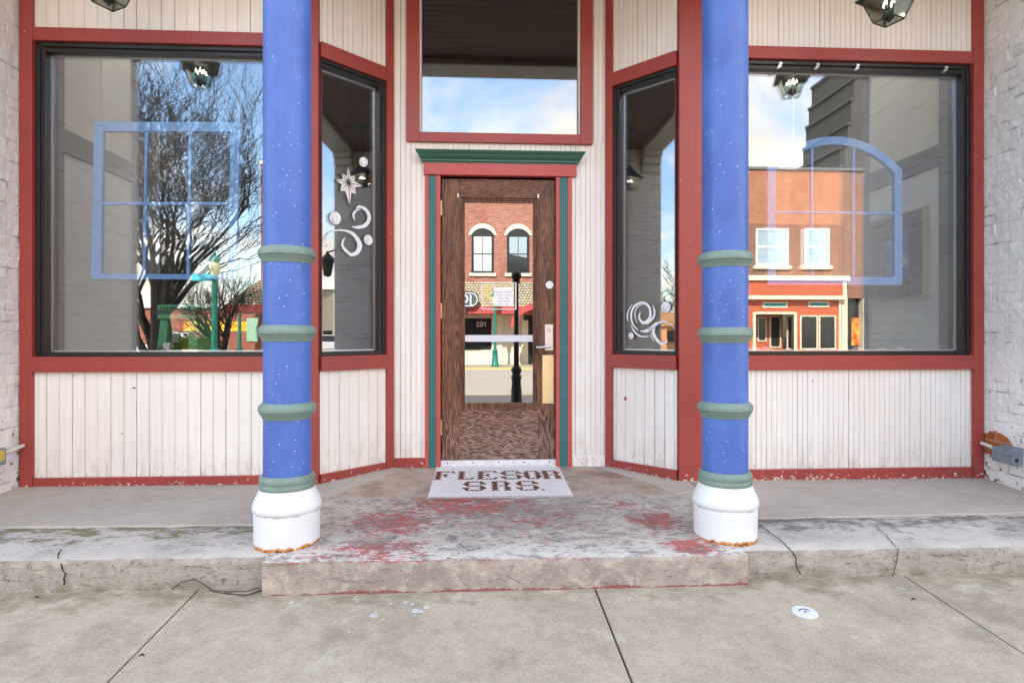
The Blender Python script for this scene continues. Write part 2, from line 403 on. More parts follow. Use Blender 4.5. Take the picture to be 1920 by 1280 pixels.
# the worn, once red step in front of the door
def _step(n):
    p = n.pos(); x, y, z = n.sep(p); up = n.math('ABSOLUTE', n.sep(n.normal())[2])
    big = n.noise(p, 3.2, 5, .65); mid = n.noise(n.vmul(p, (9, 16, 9)), 1., 8, .70); fin = n.noise(p, 130, 3, .7)
    c = n.mix(n.rng(big, .35, .65), (.47, .42, .36), (.36, .32, .275))
    def blob(cx, cy, r, sx=1.):
        q = n.vec(n.math('MULTIPLY', n.math('SUBTRACT', x, cx), sx), n.math('SUBTRACT', y, cy), 0.)
        return n.rng(n.dist(q, (0, 0, 0)), 0., r, 1., 0.)
    def mx(*a):
        r = a[0]
        for b in a[1:]: r = n.math('MAXIMUM', r, b)
        return r
    dk = n.math('ADD', n.math('MULTIPLY', blob(.25, 3.62, .75, .75), .62), n.math('MULTIPLY', mid, .55))
    c = n.mix(n.ramp(dk, ((.50, 0), (.78, .85))), c, (.215, .19, .175))
    c = n.mix(n.rng(n.math('ADD', n.rng(y, 3.17, 2.95, 0., .45), n.math('MULTIPLY', mid, .5)), .35, .72, 0., .85), c, (.58, .55, .505))
    # red left from an old coat: two trodden patches, one along the edge, one below the tiles
    red = n.math('ADD', n.math('MULTIPLY', n.noise(p, 5.5, 5, .7), .30), mx(blob(-.50, 3.45, .40, .8), n.math('MULTIPLY', blob(-.13, 3.78, .48, .6), .95), n.math('MULTIPLY', blob(-.55, 3.05, .30, .5), .8), blob(1.02, 3.42, .30, 1.), n.math('MULTIPLY', blob(1.10, 3.02, .17, .75), 1.25), n.math('MULTIPLY', blob(.30, 3.5, .75, .7), .52), n.math('MULTIPLY', blob(.88, 3.72, .26), .7)))
    fl = n.noise(n.vmul(p, (19, 34, 19)), 1., 9, .74)
    rk = n.math('ADD', n.math('MULTIPLY', red, .22), n.math('ADD', n.math('MULTIPLY', mid, .25), n.math('MULTIPLY', fl, .58)))
    rm = n.ramp(rk, ((.555, 0), (.585, .95)))
    rc = n.mix(n.rng(n.noise(p, 9, 4), .4, .62), (.40, .040, .034), (.21, .034, .03))
    c = n.mix(rm, c, rc)
    pit = n.ramp(n.math('ADD', n.noise(n.vmul(p, (20, 44, 20)), 1., 7, .72), n.math('MULTIPLY', big, .18)), ((.65, 0), (.69, .95)))
    c = n.mix(n.ramp(n.noise(n.vmul(n.vadd(p, (4, 4, 4)), (8, 17, 8)), 1., 9, .72), ((.50, 0), (.60, .85))), c, (.19, .165, .150))
    c = n.mix(n.ramp(n.noise(n.vmul(n.vadd(p, (7, 1, 4)), (7, 13, 7)), 1., 9, .72), ((.54, 0), (.66, .7))), c, (.55, .51, .455))
    c = n.mix(pit, c, (.09, .085, .08))
    # the riser: rusty brown layers with red at its foot
    lay = n.noise(n.vmul(p, (6, 6, 42)), 1., 8, .74, .6)
    side = n.mix(n.rng(mid, .40, .60), (.36, .30, .245), (.25, .20, .165))
    side = n.mix(n.ramp(lay, ((.56, 0), (.64, .7))), side, (.11, .085, .07))
    side = n.mix(n.ramp(n.noise(p, 42, 6, .72), ((.57, 0), (.66, .7))), side, (.12, .095, .08))
    side = n.mix(n.ramp(n.noise(n.vadd(p, (2, 7, 5)), 11, 7, .7), ((.54, 0), (.66, .75))), side, (.50, .44, .37))
    side = n.mix(n.rng(n.noise(p, 8, 4), .56, .7, 0, .7), side, (.52, .44, .34))
    fk = n.math('ADD', n.rng(z, .045, .012, 0., .30), n.math('MULTIPLY', mid, .6))
    side = n.mix(n.ramp(fk, ((.50, 0), (.53, 1))), side, (.23, .042, .035))
    tk = n.math('ADD', n.rng(z, .135, .165, 0., .22), n.math('MULTIPLY', mid, .6))
    side = n.mix(n.ramp(tk, ((.52, 0), (.55, .8))), side, (.27, .06, .05))
    c = n.mix(n.rng(up, .45, .8), side, c)
    c = n.mix(n.rng(fin, .4, .68, 0., .22), c, (.55, .52, .48))
    h = n.math('ADD', n.math('MULTIPLY', mid, 1.2), n.math('ADD', n.math('MULTIPLY', fin, .35), n.math('MULTIPLY', lay, n.math('SUBTRACT', 1., up))))
    return dict(c=c, n=n.bump(h, .55, .007), r=n.rng(rm, 0, 1, .85, .6))
STEP = mat('worn red step', _step)

def _wbrick(n):
    p = n.pos(); x, y, z = n.sep(p)
    v = n.vec(y, z, 0.)
    _, f = n.brick(v, (1, 1, 1), (1, 1, 1), (0, 0, 0), .205, .072, .007)
    c = n.mix(n.rng(n.noise(p, 5, 5), .3, .7), (.80, .78, .745), (.70, .68, .65))
    c = n.mix(n.math('MULTIPLY', n.math('MULTIPLY', f, n.rng(n.noise(n.vmul(p, (6, 6, 14)), 1., 5), .52, .66)), .7), c, (.22, .18, .15))
    low = n.rng(z, 1.3, .25, 0., .11); cor = n.rng(y, 4.08, 4.22, 0., .10)
    k = n.math('ADD', n.noise(p, 24, 6, .68), n.math('ADD', low, n.math('MULTIPLY', low, n.math('MULTIPLY', cor, 6.))))
    c = n.mix(n.ramp(k, ((.70, 0), (.72, 1))), c, n.mix(n.rng(n.noise(p, 30, 2), .4, .6), (.20, .085, .04), (.10, .07, .05)))
    d = n.math('ADD', n.dist(n.vmul(p, (1., .9, 1.25)), (3.75, 4.10 * .9, .47 * 1.25)), n.math('MULTIPLY', n.noise(p, 22, 4), .12))
    bare = n.math('LESS_THAN', d, .185)
    c = n.mix(bare, c, n.mix(n.math('MULTIPLY', f, .7), n.mix(n.rng(n.noise(p, 16, 4), .35, .65), (.42, .115, .022), (.27, .07, .02)), (.35, .24, .17)))
    h = n.math('SUBTRACT', n.math('ADD', n.math('MULTIPLY', n.noise(p, 22, 5, .6), 1.3), n.math('MULTIPLY', n.noise(p, 95, 3), .5)), n.math('MULTIPLY', f, .7))
    return dict(c=c, n=n.bump(h, .5, .010))
WBRICK = mat('white painted brick', _wbrick, rough=.55)

def brickmat(name, c1, c2, cm, axis='xz', w=.205, h=.068, m=.008, blotch=None):
    def fn(n):
        p = n.pos(); x, y, z = n.sep(p)
        v = n.vec(x if axis == 'xz' else y, z, 0.)
        c, f = n.brick(v, c1, c2, cm, w, h, m)
        c = n.mix(n.rng(n.noise(p, .7, 4), .35, .65, 0., .45), c, blotch or c1)
        c = n.mix(n.rng(n.noise(n.vmul(p, (2.5, 2.5, 18)), 1., 4, .7), .38, .64, 0., .65), c, tuple(q * .5 for q in c2))
        c = n.mix(n.ramp(n.noise(n.vmul(p, (1.1, 1.1, .5)), 1., 6, .7), ((.5, 0), (.7, .55))), c, tuple(q * .6 for q in c2))
        return dict(c=c, n=n.bump(n.math('SUBTRACT', 1., f), .5, .01))
    return mat(name, fn, rough=.85)
BRICK_RED = brickmat('red brick', (.36, .095, .055), (.25, .062, .04), (.60, .44, .34), m=.011)
BRICK_ORG = brickmat('orange brick', (.50, .19, .09), (.40, .14, .07), (.48, .30, .20), blotch=(.45, .24, .14))
BRICK_DK = brickmat('mottled brick', (.36, .15, .09), (.22, .11, .07), (.33, .25, .19))
BLOCK = brickmat('red block wall', (.42, .16, .10), (.34, .12, .08), (.34, .17, .12), w=.4, h=.2, m=.006)
BRICK_OWN = brickmat('own upper brick', (.36, .12, .08), (.28, .09, .06), (.45, .4, .35))
def _ceil(n):
    p = n.pos(); y = n.sep(p)[1]
    s = n.math('FRACT', n.math('MULTIPLY', y, 11.))
    gap = n.math('LESS_THAN', s, .10)
    c = n.mix(n.rng(n.noise(n.vmul(p, (1.5, 30, 30)), 1., 4), .35, .65), (.21, .115, .085), (.12, .066, .05))
    return dict(c=n.mix(gap, c, (.015, .011, .010)), n=n.bump(n.math('SUBTRACT', 1., gap), .4, .006))
CEIL = mat('dark porch ceiling boards', _ceil, rough=.6)
BEAMP = paint('cream beam paint', (.60, .57, .50), .5, .08)
INTL = mat('pale interior wall', lambda n: dict(c=n.mix(n.rng(n.noise(n.pos(), 3, 4), .3, .7), (.80, .83, .81), (.70, .73, .71))), rough=.8)
INTT = mat('tan interior wall', base=(.66, .62, .53), rough=.8)
INTD = mat('dark wall band', base=(.075, .068, .064), rough=.7)
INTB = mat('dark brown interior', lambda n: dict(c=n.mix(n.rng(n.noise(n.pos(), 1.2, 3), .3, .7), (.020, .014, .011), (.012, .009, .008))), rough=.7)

# ------------------------------------------------------------------ the setting: pavement, steps, street
def rough_slab(name, m, x0, x1, y0, y1, top, zb, res=.02, amp=.0035, wear=.012, seed=0., sides=(True, True)):
    """a worn concrete slab: noisy top, chipped front arris, layered riser; y0 is the front"""
    nx = max(2, int((x1 - x0) / res)); ny = max(2, int((y1 - y0) / (res * 1.5)))
    nz = 9; mb = MB(); vs = []; fs = []
    def nz3(x, y, z, s): return mnoise.noise(Vector((x * s + seed, y * s, z * s)))
    rows = ny + 1 + nz
    for j in range(rows):
        for i in range(nx + 1):
            x = x0 + (x1 - x0) * i / nx
            ch = max(0., nz3(x, 0, 0, 6.) + .55 * nz3(x, 3, 1, 22.) - .10) * wear * 1.6 + .003
            if j <= ny:
                y = y1 + (y0 - y1) * j / ny
                z = top(x, y) + amp * nz3(x, y, 0, 9.) + amp * .6 * nz3(x, y, 5, 30.)
                if j == ny: y += ch; z -= .001
                elif j == ny - 1: y = y0 + max(.012, ch * 2.); z = top(x, y) + amp * .5 * nz3(x, y, 0, 9.)
                e = min(x - x0, x1 - x)
                vs.append((x, y, z))
            else:
                k = (j - ny) / nz
                zt = top(x, y0) - ch * .9
                z = zt + (zb - zt) * k ** 1.1
                y = y0 + .5 * amp * nz3(x, 7, z, 14.) + amp * 1.2 * max(0, nz3(x * .35, 2, z * 3, 11.))
                vs.append((x, y, z))
    for j in range(rows - 1):
        for i in range(nx):
            a = j * (nx + 1) + i; fs.append((a, a + nx + 1, a + nx + 2, a + 1))
    mb.add(vs, fs)
    for xx, i in ((x0, 0), (x1, nx)):      # end faces
        ring = [vs[j * (nx + 1) + i] for j in range(rows)]
        mb.add(ring + [(xx, y1, zb)], [tuple(range(rows + 1))])
    return mb.build(name, m, smooth=True)

# pavement slabs with open joints
jx = [-31.0 + 1.82 * i for i in range(16)] + [-3.22, -1.40, .566, 2.21, 4.02] + [5.8 + 1.82 * i for i in range(16)]
mb = MB()
for i in range(len(jx) - 1):
    for y0, y1 in ((-.3, 1.62), (1.62, 3.6)) if -6 < jx[i] < 6 else ((-.3, 3.6),):
        g = .0045
        xa, xb = jx[i] + g, jx[i + 1] - g; ya, yb = y0 + g, y1 - g
        for q0, q1 in ((ya, max(ya, 0.)), (max(ya, 0.), yb)):
            if q1 - q0 < .01: continue
            mb.hexa([(xa, q0, walk_z(q0) - .1), (xb, q0, walk_z(q0) - .1), (xb, q1, walk_z(q1) - .1), (xa, q1, walk_z(q1) - .1),
                     (xa, q0, walk_z(q0)), (xb, q0, walk_z(q0)), (xb, q1, walk_z(q1)), (xa, q1, walk_z(q1))])
mb.box(-60, 60, -2.0, -.31, -.4, -.185)
walk = struct(mb.build('sidewalk', WALK, bevel=.004))
mb = MB(); mb.hexa([(-60, -.3, -.27), (60, -.3, -.27), (60, 3.6, -.085), (-60, 3.6, -.085), (-60, -.3, -.18), (60, -.3, -.18), (60, 3.6, .028), (-60, 3.6, .028)])
struct(mb.build('joint_dirt', mat('joint dirt', base=(.05, .042, .03), rough=.95)))
struct(MB().box(-60, 60, -2.15, -2.0, -.6, -.18).build('kerb', WALK, bevel=.012))
struct(MB().box(-150, 150, -20.5, -2.15, -.7, -.44).build('street', STREETC))
YLINE = mat('worn yellow line', lambda n: dict(c=n.mix(n.ramp(n.noise(n.pos(), 30, 5), ((.52, 0), (.6, 1))), (.50, .37, .12), (.42, .36, .26))), rough=.8)
struct(MB().box(-60, 60, -7.75, -7.63, -.44, -.436).box(-60, 60, -5.8, -5.68, -.44, -.436).build('road_line', YLINE))
struct(MB().box(-60, 60, -20.65, -20.5, -.6, -.33).build('far_kerb', YLINE))
struct(MB().box(-60, 60, -60, -20.65, -.6, -.335).build('far_sidewalk', WALK))
GRD = mat('distant ground', lambda n: dict(c=n.mix(n.noise(n.pos(), .2, 4), (.22, .20, .16), (.30, .28, .23))), rough=.9)
struct(MB().box(-500, 500, -500, 500, -1.2, -.75).build('ground', GRD))
struct(MB().box(-26, -3.4, -20.4, -11.5, -.6, -.33).build('plaza_pavement', WALK, bevel=.02))

# porch floor, ledges and the step
floor_back = MB()
def quadfloor(mb, x0, x1, y0, y1, dz=0.):
    mb.hexa([(x0, y0, -.1), (x1, y0, -.1), (x1, y1, -.1), (x0, y1, -.1)] + [(x, y, porch_z(x, y) + dz) for x, y in ((x0, y0), (x1, y0), (x1, y1), (x0, y1))])
quadfloor(floor_back, XL - .1, -1.0, 3.42, 4.4); quadfloor(floor_back, 1.32, XR + .1, 3.42, 4.4)
struct(floor_back.build('porch_floor', PORCH))
eb = MB()
pts = [(-1.0, 3.9), (1.32, 3.9), (1.32, 4.5), (1.1, 4.75), (-.8, 4.75), (-1.0, 4.5)]
eb.prism(pts, lambda a, b: (a, b, -.1), lambda a, b: (a, b, porch_z(a, b)))
struct(eb.build('entry_floor', ENTRY))
fil = MB()        # paler cement fillets along the two slanted walls
fil.prism([(-1.30, 4.02), (-1.0, 3.905), (-.62, 4.60), (-.72, 4.66), (-1.16, 4.24)], lambda a, b: (a, b, -.05), lambda a, b: (a, b, porch_z(a, b) + .006))
fil.prism([(1.60, 4.02), (1.30, 3.905), (1.20, 4.18), (.92, 4.60), (1.02, 4.66), (1.48, 4.24)], lambda a, b: (a, b, -.05), lambda a, b: (a, b, porch_z(a, b) + .006))
struct(fil.build('cement_fillet', PORCH, bevel=.004))
YS = 2.9
struct(rough_slab('step', STEP, -1.062, 1.345, YS, 3.90, lambda x, y: porch_z(x, y) + .003, -.02, wear=.024, seed=1.3))
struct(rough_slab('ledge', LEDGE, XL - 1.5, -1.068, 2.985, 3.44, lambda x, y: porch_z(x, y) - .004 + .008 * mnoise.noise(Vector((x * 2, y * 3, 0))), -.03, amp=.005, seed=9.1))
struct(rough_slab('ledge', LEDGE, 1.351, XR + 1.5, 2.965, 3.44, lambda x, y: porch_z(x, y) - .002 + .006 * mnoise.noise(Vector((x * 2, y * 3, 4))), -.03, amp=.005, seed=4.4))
# the ragged lip where the smooth floor was skimmed over the old ledge
for sgn, xa, xb in ((0, XL - .1, -1.17), (1, 1.5, XR + .1)):
    lip = MB(); n = 70; vs = []; fs = []
    for i in range(n + 1):
        x = xa + (xb - xa) * i / n
        y = 3.42 - .018 * mnoise.noise(Vector((x * 3.1, sgn * 5, 0))) - .012 * mnoise.noise(Vector((x * 11, 2, sgn)))
        if sgn == 1: y += .06 * (x - 2.0) * .5
        z = porch_z(x, y)
        vs += [(x, y, z - .008), (x, y + .006, z + .007), (x, max(y + .25, 3.62), porch_z(x, 3.66) + .006)]
    for i in range(n):
        for k in range(2): fs.append((i * 3 + k, i * 3 + k + 1, i * 3 + k + 4, i * 3 + k + 3))
    lip.add(vs, fs)
    # skim coat rides over the floor up to the wall
    vs = []
    for i in range(n + 1):
        x = xa + (xb - xa) * i / n
        vs += [(x, 3.66, porch_z(x, 3.66) + .006), (x, 4.22, porch_z(x, 4.22) + .006)]
    lip.add(vs, [(i * 2, i * 2 + 1, i * 2 + 3, i * 2 + 2) for i in range(n)])
    struct(lip.build('skim_coat', PORCH, fix=True))
CRACK = mat('dark crack', base=(.018, .015, .012), rough=1.)  # flat dark colour of the cracks and step joints
def crack(pts, w, top=True):
    """thin dark fissure: pts are (x, y, z) along it"""
    mb = MB(); vs = []; k = 0
    fine = []
    for a, b in zip(pts[:-1], pts[1:]):
        for i in range(8):
            q = Vector(a).lerp(Vector(b), i / 8.); fine.append(q)
    fine.append(Vector(pts[-1]))
    for i, q in enumerate(fine):
        j = mnoise.noise(Vector((q.x * 40, q.y * 40, q.z * 40))) * .006
        ww = w * (.55 + .8 * abs(mnoise.noise(Vector((i * .7, w * 100, q.x)))))
        q = q + Vector((j, 0, 0)); vs += [(q.x - ww, q.y, q.z), (q.x + ww, q.y, q.z)]
    mb.add(vs, [(i * 2, i * 2 + 1, i * 2 + 3, i * 2 + 2) for i in range(len(fine) - 1)])
    return mb
cr = MB()
def add_crack(px_pts, front_y, w):
    pts = []
    for x, y in px_pts:
        # on the top when the ray meets the porch plane behind the front edge, otherwise on the riser
        d = ray(x); k = (HY - y) / F
        t = (.206 - .04 * 3.9 - .004 * 1.5 - EYE) / (k - .04 * d[1])
        X, Yy = d[0] * t, d[1] * t
        if Yy > front_y: pts.append((X, Yy, porch_z(X, Yy) + .006))
        else:
            X, Z = P(x, y, front_y - .007); pts.append((X, front_y - .007, Z))
    m = crack(pts, w); cr.add(m.v, m.f)
add_crack([(1425, 985), (1448, 1003), (1462, 1012), (1484, 1032), (1492, 1045), (1494, 1062), (1500, 1076)], 2.965, .0045)
add_crack([(1640, 985), (1662, 1004), (1684, 1030), (1682, 1050), (1672, 1082)], 2.965, .003)
add_crack([(116, 1036), (108, 1050), (116, 1062), (122, 1076), (120, 1096)], 2.985, .005)
add_crack([(715, 1091), (752, 1093), (768, 1095)], YS, .002)
add_crack([(868, 1087), (885, 1086), (930, 1085), (950, 1087)], YS, .003)
add_crack([(948, 1079), (962, 1085), (975, 1092), (984, 1094)], YS, .003)
add_crack([(560, 1071), (600, 1073), (640, 1070)], YS, .0018)
add_crack([(1150, 1070), (1210, 1072), (1260, 1069)], YS, .0018)
struct(cr.build('crack', CRACK))
struct(MB().box(-1.0675, -1.0625, 2.92, 3.42, -.02, .15).box(1.3455, 1.3505, 2.92, 3.42, -.02, .14).build('step_joint', CRACK))
# white paint spatter on the pavement
sp = MB()
for x, y, r in ((698, 1156, 14), (715, 1162, 6), (790, 1146, 19), (768, 1132, 8), (545, 1128, 8), (562, 1136, 6), (668, 1124, 8), (760, 1130, 9), (732, 1132, 5), (704, 1149, 5), (130, 1103, 8), (20, 1108, 8), (1690, 1103, 7), (1182, 1122, 5), (655, 1185, 5), (640, 1245, 4)):
    d = ray(x); k = (HY - y) / F; t = (.012 - .058 * 2.9 - EYE) / (k - .058 * d[1]); X, Yy = d[0] * t, d[1] * t
    for q in range(5):
        ox, oy = random.gauss(0, .5) * r / 420, random.gauss(0, .5) * r / 380
        rr = r / 420 * random.uniform(.15, .5); m = 11
        ring = [(X + ox + rr * (1 + .5 * random.uniform(-1, 1)) * math.cos(2 * math.pi * i / m), Yy + oy + .8 * rr * (1 + .5 * random.uniform(-1, 1)) * math.sin(2 * math.pi * i / m)) for i in range(m)]
        sp.add([(a, b, walk_z(b) + .0012 + .0002 * q) for a, b in ring], [tuple(range(m))])
struct(sp.build('paint_spatter', mat('dry white spatter', base=(.50, .49, .47), rough=.8)))

# hexagon tile doorstep with the brown lettering
def hexmat():
    GL = {
     'F': [(0,2,4,6,8),(1,9),(0,2),(1,5),(0,2,4),(1,5),(0,2),(1,),(0,2)],
     'L': [(0,2),(1,),(0,2),(1,),(0,2),(1,),(0,2),(1,7),(0,2,4,6)],
     'E': [(0,2,4,6,8),(1,9),(0,2),(1,5),(0,2,4),(1,5),(0,2),(1,9),(0,2,4,6,8)],
     'S': [(2,4,6,8),(1,9),(0,2,8,10),(1,),(2,4,6,8),(9,),(0,2,8,10),(1,9),(2,4,6,8)],
     'O': [(2,4,6),(1,7),(0,2,6,8),(1,7),(0,2,6,8),(1,7),(0,2,6,8),(1,7),(2,4,6)],
     'R': [(0,2,4,6),(1,7),(0,2,6,8),(1,7),(0,2,4,6),(1,7),(0,2,6,8),(1,7),(0,2,6,8)],
     '.': [(),(),(),(),(),(),(),(),(0,)]}
    brown = set()
    for ch, c0 in zip('FLESOR', (0, 12, 22, 34, 46, 56)):
        for r, row in enumerate(GL[ch]):
            for c in row: brown.add((5 + r, c0 + c))
    for ch, c0 in zip('SRS.', (14, 28, 40, 52)):
        for r, row in enumerate(GL[ch]):
            for c in row: brown.add((16 + r, c0 + c + 0))
    x0, x1 = -.352, .607; w = (x1 - x0) / 33.6; rp = w * .866; ytop = 4.615
    mb = MB(); rr = w / math.sqrt(3) * .965
    rows = 30
    for r in range(rows):
        y = ytop - (r + .5) * rp
        off = 0 if (r < 14 and r % 2 == 1) or (r >= 14 and r % 2 == 0) else 1
        # keep one lattice: rows alternate by half a tile throughout
        off = (r + 1) % 2
        for k in range(-1, 35):
            h = 2 * k + off
            key = (r, h) if r < 15 else (r, h - 1)
            cx = x0 + (h + 1.2) * w / 2
            if cx < x0 - rr * .2 or cx > x1 + rr * .2: continue
            mb.k = 1 if key in brown else 0
            jz = random.uniform(-.0004, .0004)
            ring = [(min(max(cx + rr * math.cos(math.pi / 6 + i * math.pi / 3), x0), x1), y + rr * math.sin(math.pi / 6 + i * math.pi / 3)) for i in range(6)]
            mb.add([(a, b, porch_z(a, b) + .0095 + jz) for a, b in ring], [tuple(range(6))])
    mb.k = 2
    ya = ytop - rows * rp - .006
    mb.hexa([(x, y, -.02) for x, y in ((x0 - .006, ya), (x1 + .006, ya), (x1 + .006, ytop + .01), (x0 - .006, ytop + .01))] +
            [(x, y, porch_z(x, y) + .0075) for x, y in ((x0 - .006, ya), (x1 + .006, ya), (x1 + .006, ytop + .01), (x0 - .006, ytop + .01))])
    wt = mat('white hexagon tile', lambda n: dict(c=n.mix(n.rng(n.noise(n.pos(), 25, 4), .3, .7), (.84, .835, .83), (.76, .75, .745))), rough=.35)
    bt = mat('brown hexagon tile', lambda n: dict(c=n.mix(n.rng(n.noise(n.pos(), 60, 3), .35, .65), (.175, .045, .028), (.085, .028, .02))), rough=.4)
    gt = mat('tile grout', base=(.45, .43, .43), rough=.9)
    o = mb.build('tile_doorstep', [wt, bt, gt], fix=True)
    tag(o, 'white hexagon tile doorstep lettered in brown in front of the wooden door', 'tile mat')
hexmat()

# ------------------------------------------------------------------ the shop front
shop = thing('storefront_building', 'shop front with white beadboard, red trim and recessed wooden door', 'building', (.15, YW, .2))
ZT = 4.14
def part(mb, name, m, bevel=.003, parent=None, label=None, smooth=False):
    o = mb.build(name, m, parent or shop, bevel=bevel, smooth=smooth)
    if label: o['label'] = label
    return o
def bead(fr, a0, a1, z0, z1, pitch, mid=False, n=0., name='wall_panel', seed=0, parent=None):
    """tongue and groove boards: V grooves, and a bead beside each groove when mid"""
    rnd = random.Random(seed + int(a0 * 1000)); prof = []; k = []
    a = a0 - rnd.uniform(0, pitch * .8)
    while a < a1:
        b = a + pitch * rnd.uniform(.97, 1.03); j = rnd.uniform(-.0008, .0008)
        gw = rnd.choice((.0010, .0012, .0018, .0024))
        seq = [(a - gw, j, 0), (a, -.0055, 1), (a + gw, j, 1)]
        seq += [(a + .0065, j + .0004, 0), (a + .0085, j - .0016, 0), (a + .0105, j, 0)]
        if mid:
            c = (a + b) / 2; seq += [(c - .0012, j, 0), (c, -.003, 1), (c + .0012, j, 1), (c + .007, j - .0012, 0), (c + .009, j, 0)]
        prof += seq; a = b
    prof = [q for q in prof if a0 < q[0] < a1]
    prof = [(a0, 0., 0)] + prof + [(a1, 0., 0)]
    mb = MB(); vs = []
    for s, d, _ in prof: vs += [fr.pt(s, z0, n + d), fr.pt(s, z1, n + d)]
    for i in range(len(prof) - 1):
        pass
    base = len(mb.v); mb.v += vs
    for i in range(len(prof) - 1):
        mb.f.append((2 * i, 2 * i + 2, 2 * i + 3, 2 * i + 1)); mb.mi.append(1 if prof[i + 1][2] else 0)
    mb.k = 0
    mb.add([fr.pt(a0, z0, n - .03), fr.pt(a1, z0, n - .03), fr.pt(a1, z1, n - .03), fr.pt(a0, z1, n - .03)], [(0, 3, 2, 1)])
    mb.add([fr.pt(a0, z0, n), fr.pt(a0, z0, n - .03), fr.pt(a0, z1, n - .03), fr.pt(a0, z1, n)], [(0, 1, 2, 3)])
    mb.add([fr.pt(a1, z0, n), fr.pt(a1, z0, n - .03), fr.pt(a1, z1, n - .03), fr.pt(a1, z1, n)], [(0, 3, 2, 1)])
    return mb.build(name, [WHITE, GROOVE], parent or shop, fix=False)

ZB, ZP, ZS, ZW0, ZW1, ZH = .17, .292, 1.022, 1.128, 3.305, 3.395
def window(fr, a0, a1, z0, z1, name='window', fw=.05, top=.062, bot=.03, gn=-.06, gm=None, left=None, right=None):
    """black framed plate glass: frame mesh, with spacer bars and the pane as its pieces"""
    f = MB(); lw = fw if left is None else left; rw = fw if right is None else right
    f.fbox(fr, a0, a0 + lw, z0, z1, -.10, -.012); f.fbox(fr, a1 - rw, a1, z0, z1, -.10, -.012)
    f.fbox(fr, a0 + lw, a1 - rw, z1 - top, z1, -.10, -.016); f.fbox(fr, a0 + lw, a1 - rw, z0, z0 + bot, -.10, -.008)
    f.fbox(fr, a0 + lw * .55, a1 - rw * .55, z1 - top * .5, z1 - .004, -.012, .0)
    f.fbox(fr, a0 + .004, a0 + lw * .5, z0 + bot, z1 - top * .55, -.012, .0); f.fbox(fr, a1 - rw * .5, a1 - .004, z0 + bot, z1 - top * .55, -.012, .0)
    w = part(f, name, BLACK, .002)
    s = MB(); i0, i1, j0, j1 = a0 + lw, a1 - rw, z0 + bot, z1 - top
    s.frect(fr, i0 + .001, i1 - .001, j0 + .001, j1 - .001, gn - .016, gn - .003, .011)
    part(s, 'spacer', ALU, 0, w)
    g = MB(); g.fbox(fr, i0 - .01, i1 + .01, j0 - .01, j1 + .01, gn - .018, gn)
    part(g, 'pane', gm or GLASS, 0, w)
    return w, (i0, i1, j0, j1)

# --- the two straight bays
wins = {}
for fr, post0, post1, w0, w1, seed, key in ((FL, .085, .19, .085, 1.838, 1, 'L'), (FR, .22, .078, .225, 2.242, 2, 'R')):
    L = fr.L
    part(MB().fbox(fr, 0.004, post0, ZB, ZT, -.08, .028), 'corner_post', RED)
    part(MB().fbox(fr, L - post1, L - (.004 if key == 'R' else -.0), ZB, ZT, -.08, .028), 'corner_post', RED)
    a0, a1 = post0 + .001, L - post1 - .001
    bead(fr, a0, a1, ZH, ZT, .0865 if key == 'L' else .0785, key == 'R', seed=seed)
    bead(fr, a0, a1, ZP, ZS, .0865 if key == 'L' else .0785, key == 'R', seed=seed + 4)
    part(MB().fbox(fr, a0, a1, ZW1, ZH, -.08, .024), 'header_trim', RED)
    part(MB().fbox(fr, a0, a1, ZS, ZW0, -.10, .032), 'sill_trim', RED)
    part(MB().fbox(fr, a0, a1, ZB, ZP, -.03, .020), 'base_trim', RED, .004)
    wins[key] = window(fr, w0 if key == 'L' else w0, w1, ZW0, ZW1, fw=.062)
# silver glazing clips along the head of the right window
w, _ = wins['R']
for x in (1462, 1532, 1607, 1773):
    a, _z = FR.px(x, 118, .0)
    c = MB().fbox(FR, a - .012, a + .012, 3.252, 3.268, -.012, .004).fbox(FR, a - .006, a + .018, 3.27, 3.288, -.012, .006).fbox(FR, a - .020, a - .002, 3.243, 3.251, -.012, .002)
    part(c, 'clip', STEEL, .001, w)
# --- slanted bays
HZ0, HZ1 = 3.245, 3.352
for fr, key, seed in ((SL, 'l', 11), (SR, 'r', 12)):
    L = fr.L; pw = .062
    p0, p1 = (L - pw, L) if key == 'l' else (0, pw)
    part(MB().fbox(fr, p0, p1, ZB, ZT, -.08, .024), 'corner_post', RED)
    a0, a1 = (.004, L - pw - .001) if key == 'l' else (pw + .001, L - .004)
    bead(fr, a0, a1, HZ1, ZT, .043 * 1.9, True, seed=seed); bead(fr, a0, a1, ZP, ZS, .043 * 1.9, False, seed=seed + 3)
    part(MB().fbox(fr, a0, a1, HZ0, HZ1, -.08, .022), 'header_trim', RED)
    part(MB().fbox(fr, a0, a1, ZS, ZW0, -.10, .030), 'sill_trim', RED)
    part(MB().fbox(fr, a0, a1, ZB, ZP, -.03, .018), 'base_trim', RED, .004)
    wins[key] = window(fr, a0, a1, ZW0, HZ0, fw=.02, left=.018 if key == 'l' else .05, right=.05 if key == 'l' else .018, top=.05)

# old nicks in the lower boards
for fr, x, y, w_, h_, m_ in ((SR, 1172.5, 747, 3.2, 3.8, RED), (FL, 251, 727, 4., 1.6, BLACK), (FR, 1362, 708, 2., 2., BLACK), (FR, 1524, 714, 1.4, 1.8, BLACK), (FL, 229, 812, 1.2, 2.2, BLACK)):
    rg = []
    for i in range(9):
        t_ = 2 * math.pi * i / 9; k_ = random.uniform(.55, 1.2); rg.append(fr.px(x + w_ * k_ * math.cos(t_), y + h_ * k_ * math.sin(t_), .001))
    part(MB().prism(rg, lambda p, q: fr.pt(p, q, -.001), lambda p, q: fr.pt(p, q, .0018)), 'paint_chip', m_, 0)

